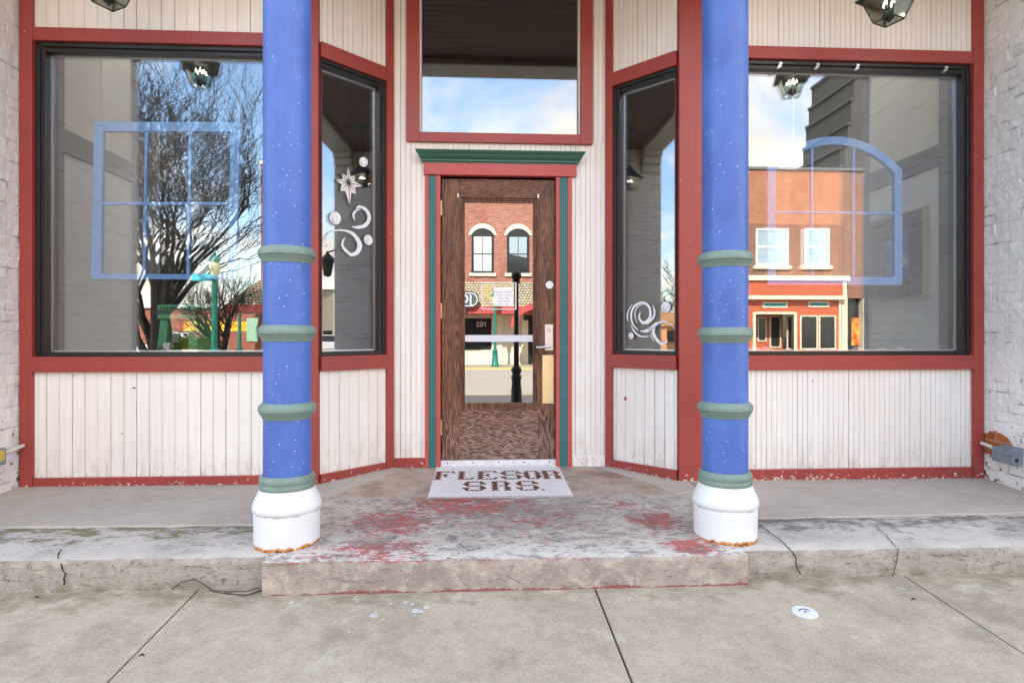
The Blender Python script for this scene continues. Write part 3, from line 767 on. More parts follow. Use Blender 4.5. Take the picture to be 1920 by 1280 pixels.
# --- door wall
def dpx(x, y, n=0.): return FD.px(x, y, n)
aL, aR = dpx(797, 0)[0], dpx(1072, 0)[0]
ztr0 = dpx(936, 270)[1]; zc1, zc0 = dpx(936, 290)[1], dpx(936, 309)[1]
zh0 = dpx(936, 331)[1]; zd1 = dpx(936, 335)[1]; zd0 = dpx(936, 862)[1]; zf = dpx(936, 878)[1]
zbt = dpx(936, 856)[1]
bead(FD, .004, aL - .001, zbt, ztr0 + .03, .081, True, seed=21); bead(FD, aR + .001, FD.L - .004, zbt, ztr0 + .03, .081, True, seed=22)
bead(FD, .004, dpx(770, 0)[0], ztr0 + .031, ZT, .081, True, seed=21); bead(FD, dpx(1103, 0)[0], FD.L - .004, ztr0 + .031, ZT, .081, True, seed=22)
bead(FD, aL, aR, zc0 - .02, ztr0 + .03, .081, True, seed=23)
part(MB().fbox(FD, .004, aL - .001, ZB, zbt, -.03, .012), 'base_trim', RED, .003)
part(MB().fbox(FD, aR + .001, FD.L - .004, ZB, zbt, -.03, .008), 'base_board', WHITE, .003)
# transom
t0, t1 = dpx(763, 0)[0], dpx(1110, 0)[0]; ti0, ti1 = dpx(786.5, 0)[0], dpx(1088, 0)[0]; tz = dpx(936, 252)[1]
tw = MB().fbox(FD, t0, ti0, ztr0, ZT, -.09, .034).fbox(FD, ti1, t1, ztr0, ZT, -.09, .034).fbox(FD, ti0, ti1, ztr0, tz, -.09, .030)
tr = part(tw, 'transom_window', RED, .003)
part(MB().fbox(FD, ti0, ti0 + .013, tz, ZT, -.08, -.01), 'glazing_stop', WHITE, .001, tr)
part(MB().fbox(FD, ti1 - .013, ti1, tz, ZT, -.08, -.01), 'glazing_stop', WHITE, .001, tr)
part(MB().fbox(FD, ti0 + .008, ti1 - .008, tz - .005, ZT, -.062, -.05), 'pane', glass('transom glass', .16, (.7, .72, .7)), 0, tr)
# cornice over the door and its head board
cor = MB()
ca, cb = dpx(781, 0)[0], dpx(1094, 0)[0]; ha, hb = dpx(795, 0)[0], dpx(1080, 0)[0]
prof = [(.0, 0.), (.030, 0.), (.030, .12), (.045, .15), (.045, .34), (.062, .38), (.085, .60), (.085, .68), (.098, .72), (.118, .92), (.118, 1.), (.0, 1.)]
e = lambda n: (n / .118) * (ha - ca)
vs = []; H = zc1 - zc0
for n_, k in prof: vs += [FD.pt(ha - e(n_), zc0 + k * H, n_), FD.pt(hb + e(n_), zc0 + k * H, n_)]
m = len(prof); fs = [(2 * i, 2 * ((i + 1) % m), 2 * ((i + 1) % m) + 1, 2 * i + 1) for i in range(m)]
fs += [tuple(2 * i for i in range(m)), tuple(2 * i + 1 for i in range(m))[::-1]]
cor.add(vs, fs); part(cor, 'cornice', CORN, .0015)
part(MB().fbox(FD, ha, hb, zh0, zc0, -.03, .030), 'head_board', REDC, .003)
for s0, s1, s2, s3 in ((797, 804, 818, 826), (1042, 1049, 1064, 1072)):
    q = [dpx(v, 0)[0] for v in (s0, s1, s2, s3)]
    c = part(MB().fbox(FD, q[0], q[1], ZB, zh0 - .001, -.03, .016).fbox(FD, q[2], q[3], ZB, zh0 - .001, -.05, .016).fbox(FD, q[1], q[2], ZB, zh0 - .001, -.03, .004), 'door_casing', REDC, .003)
    b = MB(); wd = (q[2] - q[1])
    for k in range(4):
        u0 = q[1] + wd * (k + .06) / 4; u1 = q[1] + wd * (k + .94) / 4
        b.fbox(FD, u0, u1, ZB, zh0 - .002, .004, .013 if k in (1, 2) else .010)
    part(b, 'fluted_strip', TEAL, .002, c)
# door
d0, d1 = dpx(827, 0)[0], dpx(1042, 0)[0]
g0, g1 = dpx(871.5, 0)[0], dpx(1000, 0)[0]; gz0, gz1 = dpx(936, 756)[1], dpx(936, 378)[1]
st0, st1 = dpx(861, 0)[0], dpx(1010, 0)[0]; rt, rb = dpx(936, 367)[1], dpx(936, 768)[1]
N0, N1 = -.075, -.022
door = MB().fbox(FD, d0 + .003, st0, zd0, zd1, N0, N1).fbox(FD, st1, d1 - .003, zd0, zd1, N0, N1)
door = part(door, 'door', OAKV, .002)
part(MB().fbox(FD, st0 + .0005, st1 - .0005, rt, zd1, N0, N1 - .0005), 'rail', OAKH, .002, door)
part(MB().fbox(FD, st0 + .0005, st1 - .0005, zd0, rb, N0, N1 - .001), 'rail', OAKH, .002, door)
mo = MB()
for k, (n0, n1) in enumerate(((N0, N1 + .004), (N0, N1 - .008), (N0, N1 - .016))):
    f0, f1 = k / 3., (k + 1) / 3.
    lerp = lambda p, q, f: p + (q - p) * f
    A0, A1, Z0, Z1 = lerp(st0, g0, f0) + .0006, lerp(st1, g1, f0) - .0006, lerp(rb, gz0, f0) + .0006, lerp(rt, gz1, f0) - .0006
    B0, B1, W0, W1 = lerp(st0, g0, f1), lerp(st1, g1, f1), lerp(rb, gz0, f1), lerp(rt, gz1, f1)
    mo.fbox(FD, A0, B0, Z0, Z1, n0, n1); mo.fbox(FD, B1, A1, Z0, Z1, n0, n1); mo.fbox(FD, B0, B1, W1, Z1, n0, n1); mo.fbox(FD, B0, B1, Z0, W0, n0, n1)
part(mo, 'moulding', OAKV, .0025, door)
part(MB().fbox(FD, g0 - .006, g1 + .006, gz0 - .006, gz1 + .006, -.058, -.048), 'pane', DGLASS, 0, door)
bz1, bz0 = dpx(936, 628)[1], dpx(936, 640.5)[1]
part(MB().fbox(FD, g0, g1, bz0, bz1, -.0475, -.046), 'frosted_band', mat('frosted film', base=(.62, .63, .68), rough=.5), 0, door)
def disc(fr, a, z, r, n0, n1, seg=24):
    return MB().prism([(a + r * math.cos(2 * math.pi * i / seg), z + r * math.sin(2 * math.pi * i / seg)) for i in range(seg)], lambda p, q: fr.pt(p, q, n0), lambda p, q: fr.pt(p, q, n1))
a, z = dpx(1030.5, 534, N1); part(disc(FD, a, z, .031, N1, N1 + .002), 'sticker', PWHITE, 0, door)
pa0, pz1 = dpx(1021.5, 608, N1); pa1, pz0 = dpx(1037, 657, N1)
part(MB().fbox(FD, pa0, pa1, pz0, pz1, N1, N1 + .008), 'lock_plate', STEEL, .002, door)
a, z = dpx(1029.5, 618, N1)
part(disc(FD, a, z, .020, N1 + .008, N1 + .022), 'lock_cylinder', STEEL, .002, door)
part(disc(FD, a, z, .013, N1 + .022, N1 + .0235), 'keyway', mat('lock face', base=(.45, .45, .46), rough=.3, metal=.9), 0, door)
a, z = dpx(1031, 649, N1); h0, _ = dpx(1004.5, 651, N1)
hl = MB().tube([FD.pt(a, z, N1 + .008), FD.pt(a, z, N1 + .05)], .012, 12)
hl.tube([FD.pt(a + .004, z, N1 + .052), FD.pt(a - .03, z, N1 + .056), FD.pt(lerp(a, h0, .6), z - .006, N1 + .056), FD.pt(h0, z - .008, N1 + .048)], [.012, .012, .010, .0085], 12)
part(hl, 'lever_handle', STEEL, 0, door, smooth=True)
pa0, pz1 = dpx(1017, 665.5, N1); pa1, pz0 = dpx(1038, 756, N1)
part(MB().fbox(FD, pa0, pa1, pz0, pz1, N1, N1 + .003), 'push_plate', BRASS, .001, door)
SCREW = mat('dull screw', base=(.25, .22, .18), rough=.4, metal=.9)
for i in (0, .5, 1.):
    for j in (.12, .88): part(disc(FD, lerp(pa0, pa1, j), lerp(pz0 + .015, pz1 - .015, i), .0035, N1 + .003, N1 + .0045, 10), 'screw', SCREW, 0, door)
for y0, y1 in ((375, 403), (568, 597), (787, 816)):
    zz1, zz0 = dpx(826, y0)[1], dpx(826, y1)[1]
    hg = MB()
    for k in range(5):
        hg.tube([FD.pt(d0 - .001, lerp(zz0, zz1, (k + .04) / 5), N1 + .006), FD.pt(d0 - .001, lerp(zz0, zz1, (k + .96) / 5), N1 + .006)], .0075, 10)
    part(hg, 'hinge', BRASS, 0, door)
for x, y, t in ((859, 367, 0), (1009, 368, 1)):
    a, z = dpx(x, y, N1); part(MB().fbox(FD, a - .006, a + .006, z - .016, z + .016, N1, N1 + .012), 'clip', PWHITE, .002, door)
th_ = part(MB().fbox(FD, d0 - .004, d1 + .004, ZB, zf + .025, -.12, .012).fbox(FD, d0 - .004, d1 + .004, zf + .025, zd0 - .002, -.12, -.004), 'threshold', mat('white threshold', lambda n: dict(c=n.mix(n.rng(n.noise(n.pos(), 20, 4), .4, .7), (.74, .74, .76), (.60, .58, .56))), rough=.4), .003)
for k in range(5): part(disc(FD, lerp(d0 + .05, d1 - .05, k / 4.), zf + .048, .006, -.004, -.0015, 10), 'screw', DARK, 0, th_)

# --- ceiling, beam, side walls, upper wall, roof, inside
part(MB().box(XL - .02, XR + .02, 3.3, 4.72, ZT, ZT + .05), 'porch_ceiling', CEIL, 0)
part(MB().box(XL - 1.2, XR + 1.2, 2.98, 3.299, ZT - .055, ZT + .6), 'beam', BEAMP, .01)
for sx, X in ((1, XL), (-1, XR)):       # painted brick side walls with the courses modelled
    mb = MB(); ny, nz = 130, 330; y0, y1, z0, z1 = 2.98, 4.235, -.1, ZT; vs = []; fs = []
    for j in range(nz + 1):
        z = z0 + (z1 - z0) * j / nz
        for i in range(ny + 1):
            y = y0 + (y1 - y0) * i / ny
            row = math.floor(z / .072); fy = ((y / .205 + .5 * (row % 2)) % 1.); fz = (z / .072) % 1.
            col = math.floor(y / .205 + .5 * (row % 2))
            e_ = min(min(fy, 1 - fy) * .205, min(fz, 1 - fz) * .072)
            d = -.0045 * max(0., 1 - e_ / .010) * (.35 + .65 * abs(mnoise.noise(Vector((row * .7, col * 1.3, 4)))))
            d += .0045 * mnoise.noise(Vector((row * 3.7, col * 5.1, sx))) + .0035 * mnoise.noise(Vector((y * 16, z * 16, sx))) + .002 * mnoise.noise(Vector((y * 45, z * 45, sx)))
            d += .006 * (fz - .5) * mnoise.noise(Vector((row * 2.2, col * 2.9, 9)))
            vs.append((X + sx * (d - .004), y, z))
    for j in range(nz):
        for i in range(ny):
            a = j * (ny + 1) + i; fs.append((a, a + 1, a + ny + 2, a + ny + 1) if sx < 0 else (a, a + ny + 1, a + ny + 2, a + 1))
    mb.add(vs, fs)
    xo = X - sx * 1.1
    mb.box(min(xo, X - sx * .022), max(xo, X - sx * .022), 2.981, 4.3, -.3, ZT)
    part(mb, 'side_wall', WBRICK, 0)
    cb_ = MB()      # corbel stepping out under the beam
    for k, (dx, zz0, zz1) in enumerate(((.05, 3.78, 3.90), (.11, 3.90, 4.0), (.18, 4.0, 4.084))):
        cb_.box(min(X - sx * .02, X + sx * dx), max(X - sx * .02, X + sx * dx), 3.0 + .004 * k, 3.29 - .004 * k, zz0, zz1)
    part(cb_, 'corbel', BEAMP, .008)
part(MB().box(XL - 1.1, XR + 1.1, 3.0, 4.72, ZT + .6, 8.6).box(XL - 1.1, XL - .13, 4.301, 12., -.3, ZT + .599).box(XR + .13, XR + 1.1, 4.301, 12, -.3, ZT + .599), 'upper_wall', BRICK_OWN, 0)
part(MB().box(XL - 1.2, XR + 1.2, 2.9, 4.8, 8.6, 8.85), 'roof', mat('grey roof', base=(.2, .2, .2), rough=.9), 0)
part(MB().box(XL, XR, 4.75, 10., -.2, .18), 'inner_floor', INTB, 0)
SKY0, SKY1, CZ = 4.85, 5.42, 4.3
part(MB().box(XL, XR, 4.73, SKY0, CZ, CZ + .1).box(XL, XR, SKY1, 10., CZ, CZ + .1).box(XL + 2.0, XR - 2.0, SKY0, SKY1, CZ, CZ + .1), 'inner_ceiling', INTB, 0)
def _frost():
    m = bpy.data.materials.new('frosted skylight'); m.use_nodes = True; nt = NT(m.node_tree)  # translucent sheet for the panels added to let daylight in
    m.node_tree.nodes.remove(m.node_tree.nodes['Principled BSDF']); tl = nt.new('ShaderNodeBsdfTranslucent'); tl.inputs[0].default_value = (.9, .93, .92, 1)
    nt.l.new(tl.outputs[0], m.node_tree.nodes['Material Output'].inputs[0]); return m
FROST = _frost()
part(MB().box(XL + .01, XL + 1.99, SKY0, SKY1, CZ + .05, CZ + .055), 'added_skylight', FROST, 0)  # panels added overhead, out of view, to brighten the window displays
part(MB().box(XR - 1.99, XR - .01, SKY0, SKY1, CZ + .05, CZ + .055), 'added_skylight', FROST, 0)
part(MB().box(XL, XR, 10, 10.2, -.2, 4.5), 'inner_back_wall', INTB, 0)
for sx, X in ((1, XL), (-1, XR)):
    xa, xb = sorted((X - sx * .12, X + sx * .004))
    iw = part(MB().box(xa, xb, 4.33, 10, .1, 2.66), 'inner_wall', INTL, 0)
    part(MB().box(xa, xb, 4.33, 10, 2.84, CZ), 'inner_wall', INTT, 0)
    xa, xb = sorted((X - sx * .12, X + sx * .02))
    part(MB().box(xa, xb, 4.61, 10, 2.661, 2.839).box(xa, xb, 4.331, 4.609, .1, 3.74), 'inner_band', INTD, .003)  # dark level band and upright strip on the inner side wall
    xa, xb = (XL + .02, -1.2) if sx > 0 else (1.5, XR - .02)
    part(MB().box(xa, xb, 4.325, 5.4, 1.02, 1.125), 'display_shelf', mat('display shelf', base=(.30, .28, .26), rough=.6), .003)
    part(MB().box(xa, xb, 5.36, 5.4, .1, 1.015), 'display_riser', INTB, 0)
    xa, xb = (XL + .03, -.95) if sx > 0 else (1.25, XR - .03)
    part(MB().box(xa, xb, 5.46, 5.5, .18, CZ), 'added_backdrop', mat('black added backdrop', base=(.008, .008, .008), rough=.9), 0)  # black sheet added to stop the daylight and keep the glass dark behind

# --- white paint on the slanted panes
def ribbon(fr, pts, ws, n=.003, sub=6):
    """a brushed stroke: pixel points and half widths in pixels, laid on the glass"""
    P2 = [Vector(p) for p in pts]; out = []; wo = []
    k = len(P2)
    for i in range(k - 1):
        p0, p1, p2, p3 = P2[max(i - 1, 0)], P2[i], P2[i + 1], P2[min(i + 2, k - 1)]
        for s in range(sub):
            t = s / sub
            out.append(.5 * ((2 * p1) + (p2 - p0) * t + (2 * p0 - 5 * p1 + 4 * p2 - p3) * t * t + (3 * p1 - p0 - 3 * p2 + p3) * t ** 3)); wo.append(ws[i] + (ws[i + 1] - ws[i]) * t)
    out.append(P2[-1]); wo.append(ws[-1])
    mb = MB(); vs = []
    for i, p in enumerate(out):
        d = (out[min(i + 1, len(out) - 1)] - out[max(i - 1, 0)]); d = d.normalized() if d.length else Vector((1, 0)); q = Vector((-d.y, d.x))
        w = wo[i] * (1 + .22 * mnoise.noise(Vector((p.x * .3, p.y * .3, i * .5))))
        for r in (p + q * w, p - q * w):
            a, z = fr.px(r.x, r.y, -.06); vs.append(fr.pt(a, z, -.06 + n))
    mb.add(vs, [(2 * i, 2 * i + 1, 2 * i + 3, 2 * i + 2) for i in range(len(out) - 1)])
    return mb
def oval(fr, x, y, rx, ry, rot=0., n=.003):
    c, s = math.cos(rot), math.sin(rot); ring = []
    for i in range(26):
        t = 2 * math.pi * i / 26; u, v = rx * math.cos(t), ry * math.sin(t)
        a, z = fr.px(x + u * c - v * s, y + u * s + v * c, -.06); ring.append((a, z))
    return MB().prism(ring, lambda p, q: fr.pt(p, q, -.06 + n - .001), lambda p, q: fr.pt(p, q, -.06 + n))
def strokes(fr, win, name, items, m, n=.003, k=.7):
    mb = MB()
    for pts, ws in items:
        ws = [q * k for q in ws]
        r = ribbon(fr, pts, ws, n); mb.add(r.v, r.f); n += .0002
    return part(mb, name, m, 0, win)
wl, _ = wins['l']; wr, _ = wins['r']
SN = lambda pts, f: [(600 + x / 6.74, 300 + y / 6.737) for x, y in pts]
star = [(350, 45), (382, 210), (443, 190), (430, 265), (545, 335), (440, 350), (465, 445), (395, 415), (375, 590), (312, 395), (245, 395), (268, 310), (178, 250), (285, 240), (265, 155), (332, 205)]
ring = [SL.px(600 + x / 6.74, 300 + y / 6.737, -.06) for x, y in star]
so = part(MB().prism(ring, lambda p, q: SL.pt(p, q, -.059), lambda p, q: SL.pt(p, q, -.056)), 'painted_star', mat('star white', base=(.8, .79, .77), rough=.7), 0, wl)
sl_ = MB(); cx, cy = 357, 288
for i, (x, y) in enumerate(star):
    r = ribbon(SL, SN([(cx, cy), (x * .92 + cx * .08, y * .92 + cy * .08)], 0), [.9, .35] if i % 2 == 0 else [.7, .3], .0048, 2); sl_.add(r.v, r.f)
for i in range(len(star)):
    p, q = star[i], star[(i + 1) % len(star)]
    r = ribbon(SL, SN([p, q], 0), [.45, .45], .0046, 2); sl_.add(r.v, r.f)
sl_.add(*(lambda q: (q.v, q.f))(oval(SL, 600 + cx / 6.74, 300 + cy / 6.737, 2.2, 2.6, 0, .0052)))
part(sl_, 'painted_line', DARK, 0, wl)
for i, (x, y, rx, ry, rot) in enumerate(((681, 304, 7.8, 9.2, -.3), (628, 409, 10.6, 12.6, -.35), (690, 450, 8.0, 9.8, -.35))):
    part(oval(SL, x, y, rx + .9, ry + .9, rot, .003), 'painted_line', DARK, 0, wl)
    part(oval(SL, x, y, rx, ry, rot, .0045), 'painted_snowball', WPAINT, 0, wl)
    r = ribbon(SL, [(x - rx * .62, y - ry * .1), (x - rx * .5, y + ry * .4), (x - rx * .1, y + ry * .66)], [.2, .6, .2], .0062)
    part(r, 'painted_line', DARK, 0, wl)
strokes(SL, wl, 'painted_swirl', [
    (SN([(55, 1045), (95, 945), (170, 895), (290, 890), (400, 925), (470, 1000), (500, 1080), (470, 1160), (400, 1195), (330, 1150), (285, 1090), (285, 1030), (315, 985)], 0), [1.5, 2.5, 2.2, 2.2, 4.2, 5.5, 6, 6, 4.5, 3.5, 3.2, 2.6, 1.]),
    (SN([(400, 845), (480, 850), (560, 830), (615, 760), (610, 680), (560, 615), (490, 590), (455, 615)], 0), [1.2, 4.2, 5.5, 5, 4.4, 3.8, 3.4, 1.2]),
    (SN([(440, 760), (420, 715), (430, 665), (470, 630), (510, 625)], 0), [.8, 2.8, 3.2, 2.2, .8]),
    (SN([(80, 1095), (105, 1075), (130, 1045)], 0), [1, 2.4, .8])], WPAINT)
SQ = lambda pts: [(1170 + x / 11.13, 550 + y / 11.13) for x, y in pts]
strokes(SR, wr, 'painted_swirl', [
    (SQ([(85, 580), (75, 470), (100, 350), (180, 225)]), [.9, 1.6, 1.5, .5]),
    (SQ([(300, 770), (200, 660), (155, 520), (165, 380), (230, 260), (340, 200), (440, 205), (520, 270), (555, 380), (545, 500), (480, 590), (410, 610), (345, 560), (320, 480), (345, 390)]), [.8, 1.8, 2.3, 2.5, 2.8, 3.2, 3.4, 3.2, 3.2, 3.6, 4.4, 4, 2.8, 2.2, .8]),
    (SQ([(270, 610), (235, 480), (240, 370), (300, 270), (390, 235)]), [.6, 1.3, 1.3, 1.3, .6]),
    (SQ([(600, 250), (640, 350), (630, 470), (570, 560), (480, 640)]), [.6, 2.2, 2.6, 2.8, 1.5]),
    (SQ([(150, 650), (210, 780), (320, 880), (430, 900), (540, 890)]), [.6, 2, 2.2, 1.6, .5]),
    (SQ([(340, 785), (470, 780), (570, 730), (660, 650), (770, 600), (880, 595), (1000, 650), (1085, 780)]), [1., 4.2, 4.8, 4.4, 2.6, 1.5, 1.3, .6]),
    (SQ([(690, 620), (630, 720), (625, 840), (680, 950), (770, 1040), (860, 1040), (910, 990)]), [2, 3.6, 3.8, 3.8, 3.8, 3.4, 1.4]),
    (SQ([(575, 800), (580, 900), (630, 1000)]), [.6, 1.3, .5])], WPAINT)
for x, y, rx, ry in ((1249, 575.5, 8.8, 9.9), (1183.5, 629.5, 4.8, 6.4)):
    part(oval(SR, x, y, rx + .8, ry + .8, 0, .003), 'painted_line', DARK, 0, wr)
    part(oval(SR, x, y, rx, ry, 0, .0045), 'painted_snowball', WPAINT, 0, wr)
    part(ribbon(SR, [(x - rx * .6, y), (x - rx * .4, y + ry * .5), (x + rx * .2, y + ry * .68)], [.2, .6, .2], .0062), 'painted_line', DARK, 0, wr)
a_, z_ = SR.px(1229, 612, -.06); a2, z2 = SR.px(1250, 602, -.06); ang = math.atan2(z2 - z_, a2 - a_)
lettering('painted_lettering', 'Lissy Jo Art', .027, DARK, wr, lambda a, b, c: SR.pt(a_ + a * math.cos(ang) - b * math.sin(ang), z_ + a * math.sin(ang) + b * math.cos(ang), -.053 + c), .0003)

# ------------------------------------------------------------------ columns
def make_column(x, y, label):
    z0 = porch_z(x, y) + .002
    t = thing('porch_column', label, 'column', (x, y, z0), 'blue porch columns')
    loc = (x, y, z0)
    b = MB().lathe([(.1655, -.02), (.1665, .006), (.168, .15), (.168, .160), (.163, .164), (.163, .172), (.172, .177), (.176, .188), (.174, .205), (.166, .228), (.152, .256), (.141, .282), (.137, .300)], 64, loc)
    b.build('base', BASEW, t, smooth=True, loc=loc)
    s = MB().lathe([(.121, .29), (.121, 3.55), (.13, 3.6), (.13, 3.65), (.15, 3.75), (.165, 3.80), (.165, ZT - .056 - z0)], 64, loc)
    s.build('shaft', BLUE, t, smooth=True, loc=loc)
    def ring(zc, h, prof):
        return MB().lathe([(.119, zc - h / 2)] + [(r, zc - h / 2 + k * h) for r, k in prof] + [(.119, zc + h / 2)], 64, loc)
    cz = [.872 - .177, 1.279 - .177, 1.69 - .177]
    pr = [(.124, .0), (.127, .10), (.133, .24), (.140, .33), (.141, .36), (.138, .40), (.1445, .45), (.146, .50), (.146, .74), (.143, .80), (.128, .98)]
    for zc in cz: ring(zc, .086, pr).build('collar', GREENG, t, smooth=True, loc=loc)
    ring(.322, .075, [(.139, .0), (.1415, .08), (.1425, .30), (.139, .38), (.139, .44), (.1415, .50), (.1405, .80), (.129, 1.)]).build('collar', GREENG, t, smooth=True, loc=loc)
    return t
make_column(-1.033, 3.183, 'blue round column left of the door with rust at its white foot')
c2 = make_column(1.345, 3.18, 'blue round column right of the door with a yellowed white foot')

# ------------------------------------------------------------------ lanterns
IRON = mat('dark lantern metal', lambda n: dict(c=n.mix(n.rng(n.noise(n.pos(), 40, 4), .4, .65), (.022, .028, .022), (.06, .065, .045))), rough=.45, metal=.5)
BULB = mat('lit candle bulb', base=(1, .95, .85), emit=(1., .93, .8), estr=6.)
def make_lantern(x, y, z, rot, label):
    t = thing('hanging_lantern', label, 'lantern', (x, y, z), 'lanterns hanging under the porch')
    loc = (x, y, z)
    def C(h, r, k): 
        a = rot + math.pi / 4 + k * math.pi / 2; return (x + r * 1.414 * math.cos(a), y + r * 1.414 * math.sin(a), z + h)
    hb, he, hr = .0615, .110, .138
    fr = MB()
    for k in range(4):
        fr.tube([C(0, hb, k), C(.150, he, k)], .0045, 6); fr.tube([C(0, hb, k), C(0, hb, k + 1)], .0045, 6); fr.tube([C(.150, he, k), C(.150, he, k + 1)], .006, 6)
    fr.build('cage', IRON, t, loc=loc)
    rf = MB()
    a = [C(.149, hr, k) for k in range(4)] + [C(.162, hr, k) for k in range(4)]; rf.hexa(a)
    rf.hexa([C(.162, he + .01, k) for k in range(4)] + [C(.265, .045, k) for k in range(4)])
    rf.lathe([(.045, .264), (.05, .274), (.035, .29), (.018, .305), (.022, .325), (.008, .345)], 16, loc)
    rf.build('roof', IRON, t, bevel=.002, loc=loc)
    gl = MB()
    for k in range(4):
        p = [C(.004, hb - .002, k), C(.004, hb - .002, k + 1), C(.149, he - .003, k + 1), C(.149, he - .003, k)]
        n = (Vector(p[1]) - Vector(p[0])).cross(Vector(p[3]) - Vector(p[0])).normalized() * .002
        gl.hexa([tuple(Vector(q) - n) for q in p] + [tuple(Vector(q) + n) for q in p])
    gl.build('glass', LGLASS, t, loc=loc)
    ca = MB()
    for k in range(4):
        px_, py_ = x + .03 * math.cos(rot + k * 1.57), y + .03 * math.sin(rot + k * 1.57)
        ca.lathe([(.009, .055), (.009, .095)], 12, (px_, py_, z))
        MB().lathe([(.004, .095), (.008, .106), (.006, .120), (.001, .136)], 12, (px_, py_, z)).build('bulb', BULB, t, loc=loc)
    ca.lathe([(.002, -.012), (.012, -.004), (.012, .004), (.03, .012), (.04, .03), (.042, .04), (.012, .05), (.008, .054)], 20, loc)
    ca.build('candle', PWHITE if False else IRON, t, loc=loc)
    MB().tube([(x, y, z + .335), (x, y, ZT - .02)], .006, 8).build('rod', IRON, t, loc=loc)
    MB().lathe([(.06, ZT - z - .03), (.06, ZT - z - .012), (.03, ZT - z - .001)], 20, loc).build('canopy', mat('green canopy', base=(.03, .12, .07), rough=.5), t, loc=loc)
make_lantern(-2.27, 3.70, 3.292, R(-28), 'glass lantern hanging in front of the left window, only its foot showing')
make_lantern(2.65, 3.69, 3.322, R(22), 'glass lantern hanging in front of the right window, lit with its roof edge showing')

# ------------------------------------------------------------------ things behind the glass
BLUEP = mat('pale blue sash paint', lambda n: dict(c=n.mix(n.rng(n.noise(n.vmul(n.pos(), (20, 20, 20)), 1., 4), .35, .65), (.17, .43, .95), (.24, .50, .97)), n=n.bump(n.noise(n.pos(), 60, 4), .2, .004)), rough=.5)
CHAIN = mat('chain metal', base=(.6, .6, .58), rough=.4, metal=.6)
YI = 4.46
def sash_bar(mb, p, q, w, y0, y1):
    p, q = Vector(p), Vector(q); d = (q - p).normalized(); n = Vector((-d.y, d.x)) * w
    c = [p - n, q - n, q + n, p + n]
    mb.hexa([(v.x, y0, v.y) for v in c] + [(v.x, y1, v.y) for v in c])
def chain(name, x, z0, z1, y, parent):
    mb = MB(); z = z0; k = 0
    while z < z1:
        L = .021; pts = []
        for i in range(9):
            a = 2 * math.pi * i / 8; u, v = .0055 * math.sin(a), .0135 * math.cos(a)
            pts.append((x + (u if k % 2 == 0 else 0), y + (0 if k % 2 == 0 else u), z + .012 + v))
        mb.tube(pts, .0019, 5, False); z += L; k += 1
    return mb.build(name, CHAIN, parent)
q = lambda x, y: P(x, y, YI)
t = thing('decorative_window', 'square pale blue window sash hanging on chains inside the left window', 'window sash', (*(P(310, 523, YI)[:1]), YI, P(310, 523, YI)[1]), 'old blue sashes hung in the windows')
fo = MB(); c = [q(176, 228), q(450, 229), q(443, 524), q(170, 523)]
ins = [q(193, 246), q(432, 247), q(427, 514), q(189, 513)]
for i in range(4):
    j = (i + 1) % 4; a, b, cc, d = c[i], c[j], ins[j], ins[i]
    fo.hexa([(v[0], YI, v[1]) for v in (a, b, cc, d)] + [(v[0], YI + .035, v[1]) for v in (a, b, cc, d)])
fo.build('frame', BLUEP, t, bevel=.003)
mu = MB()
sash_bar(mu, q(191, 381), q(430, 381), .011, YI + .003, YI + .03)
for xa, xb in ((273, 269), (356, 351)): sash_bar(mu, q(xa, 247), q(xb, 514), .011, YI + .0045, YI + .0285)
mu.build('muntin', BLUEP, t, bevel=.003)
MB().box(q(192, 0)[0], q(430, 0)[0], YI + .016, YI + .019, q(310, 513)[1], q(310, 247)[1]).build('pane', CLEAR, t)
for x, y in ((187, 228), (446, 229)):
    X, Z = q(x, y); chain('chain', X, Z - .005, 3.6, YI + .017, t)
t = thing('decorative_window', 'arched pale blue window sash hanging on chains inside the right window', 'window sash', (P(1565, 532, YI)[0], YI, P(1565, 532, YI)[1]), 'old blue sashes hung in the windows')
def arch(off):
    x0, z0 = q(1440, 533); x1, _ = q(1692, 532); zs = q(1565, 318)[1]; zt = q(1565, 256)[1]
    cx = (x0 + x1) / 2; hw = (x1 - x0) / 2; h = zt - zs
    r = (hw * hw + h * h) / (2 * h); cz = zt - r; out = [(x0 + off, z0 + off), (x1 - off, z0 + off)]
    ro = r - off; a0 = math.asin((hw - off) / ro)
    for i in range(25):
        a = a0 - 2 * a0 * i / 24; out.append((cx + ro * math.sin(a), cz + ro * math.cos(a)))
    return out, cx, cz, ro
o_, cx_, cz_, r_ = arch(0.); i_, _, _, ri = arch(.062)
fo = MB(); n = len(o_)
for i in range(n):
    j = (i + 1) % n
    fo.hexa([(v[0], YI, v[1]) for v in (o_[i], o_[j], i_[j], i_[i])] + [(v[0], YI + .035, v[1]) for v in (o_[i], o_[j], i_[j], i_[i])])
fo.build('frame', BLUEP, t)
mu = MB(); xs0, zm = q(1455, 397); xs1, _ = q(1678, 397); zb_ = i_[0][1]
sash_bar(mu, (xs0 - .03, zm), (xs1 + .03, zm), .010, YI + .003, YI + .03)
for x in (1524, 1602):
    X = q(x, 400)[0]; sash_bar(mu, (X, zb_ - .01), (X, cz_ + math.sqrt(ri * ri - (X - cx_) ** 2) + .01), .010, YI + .0045, YI + .0285)
mu.build('muntin', BLUEP, t, bevel=.003)
MB().prism(i_, lambda a, b: (a, YI + .016, b), lambda a, b: (a, YI + .019, b)).build('pane', CLEAR, t)
for x, y in ((1490, 268), (1634, 268)):
    X, Z = q(x, y); chain('chain', X, Z - .004, 3.6, YI + .017, t)
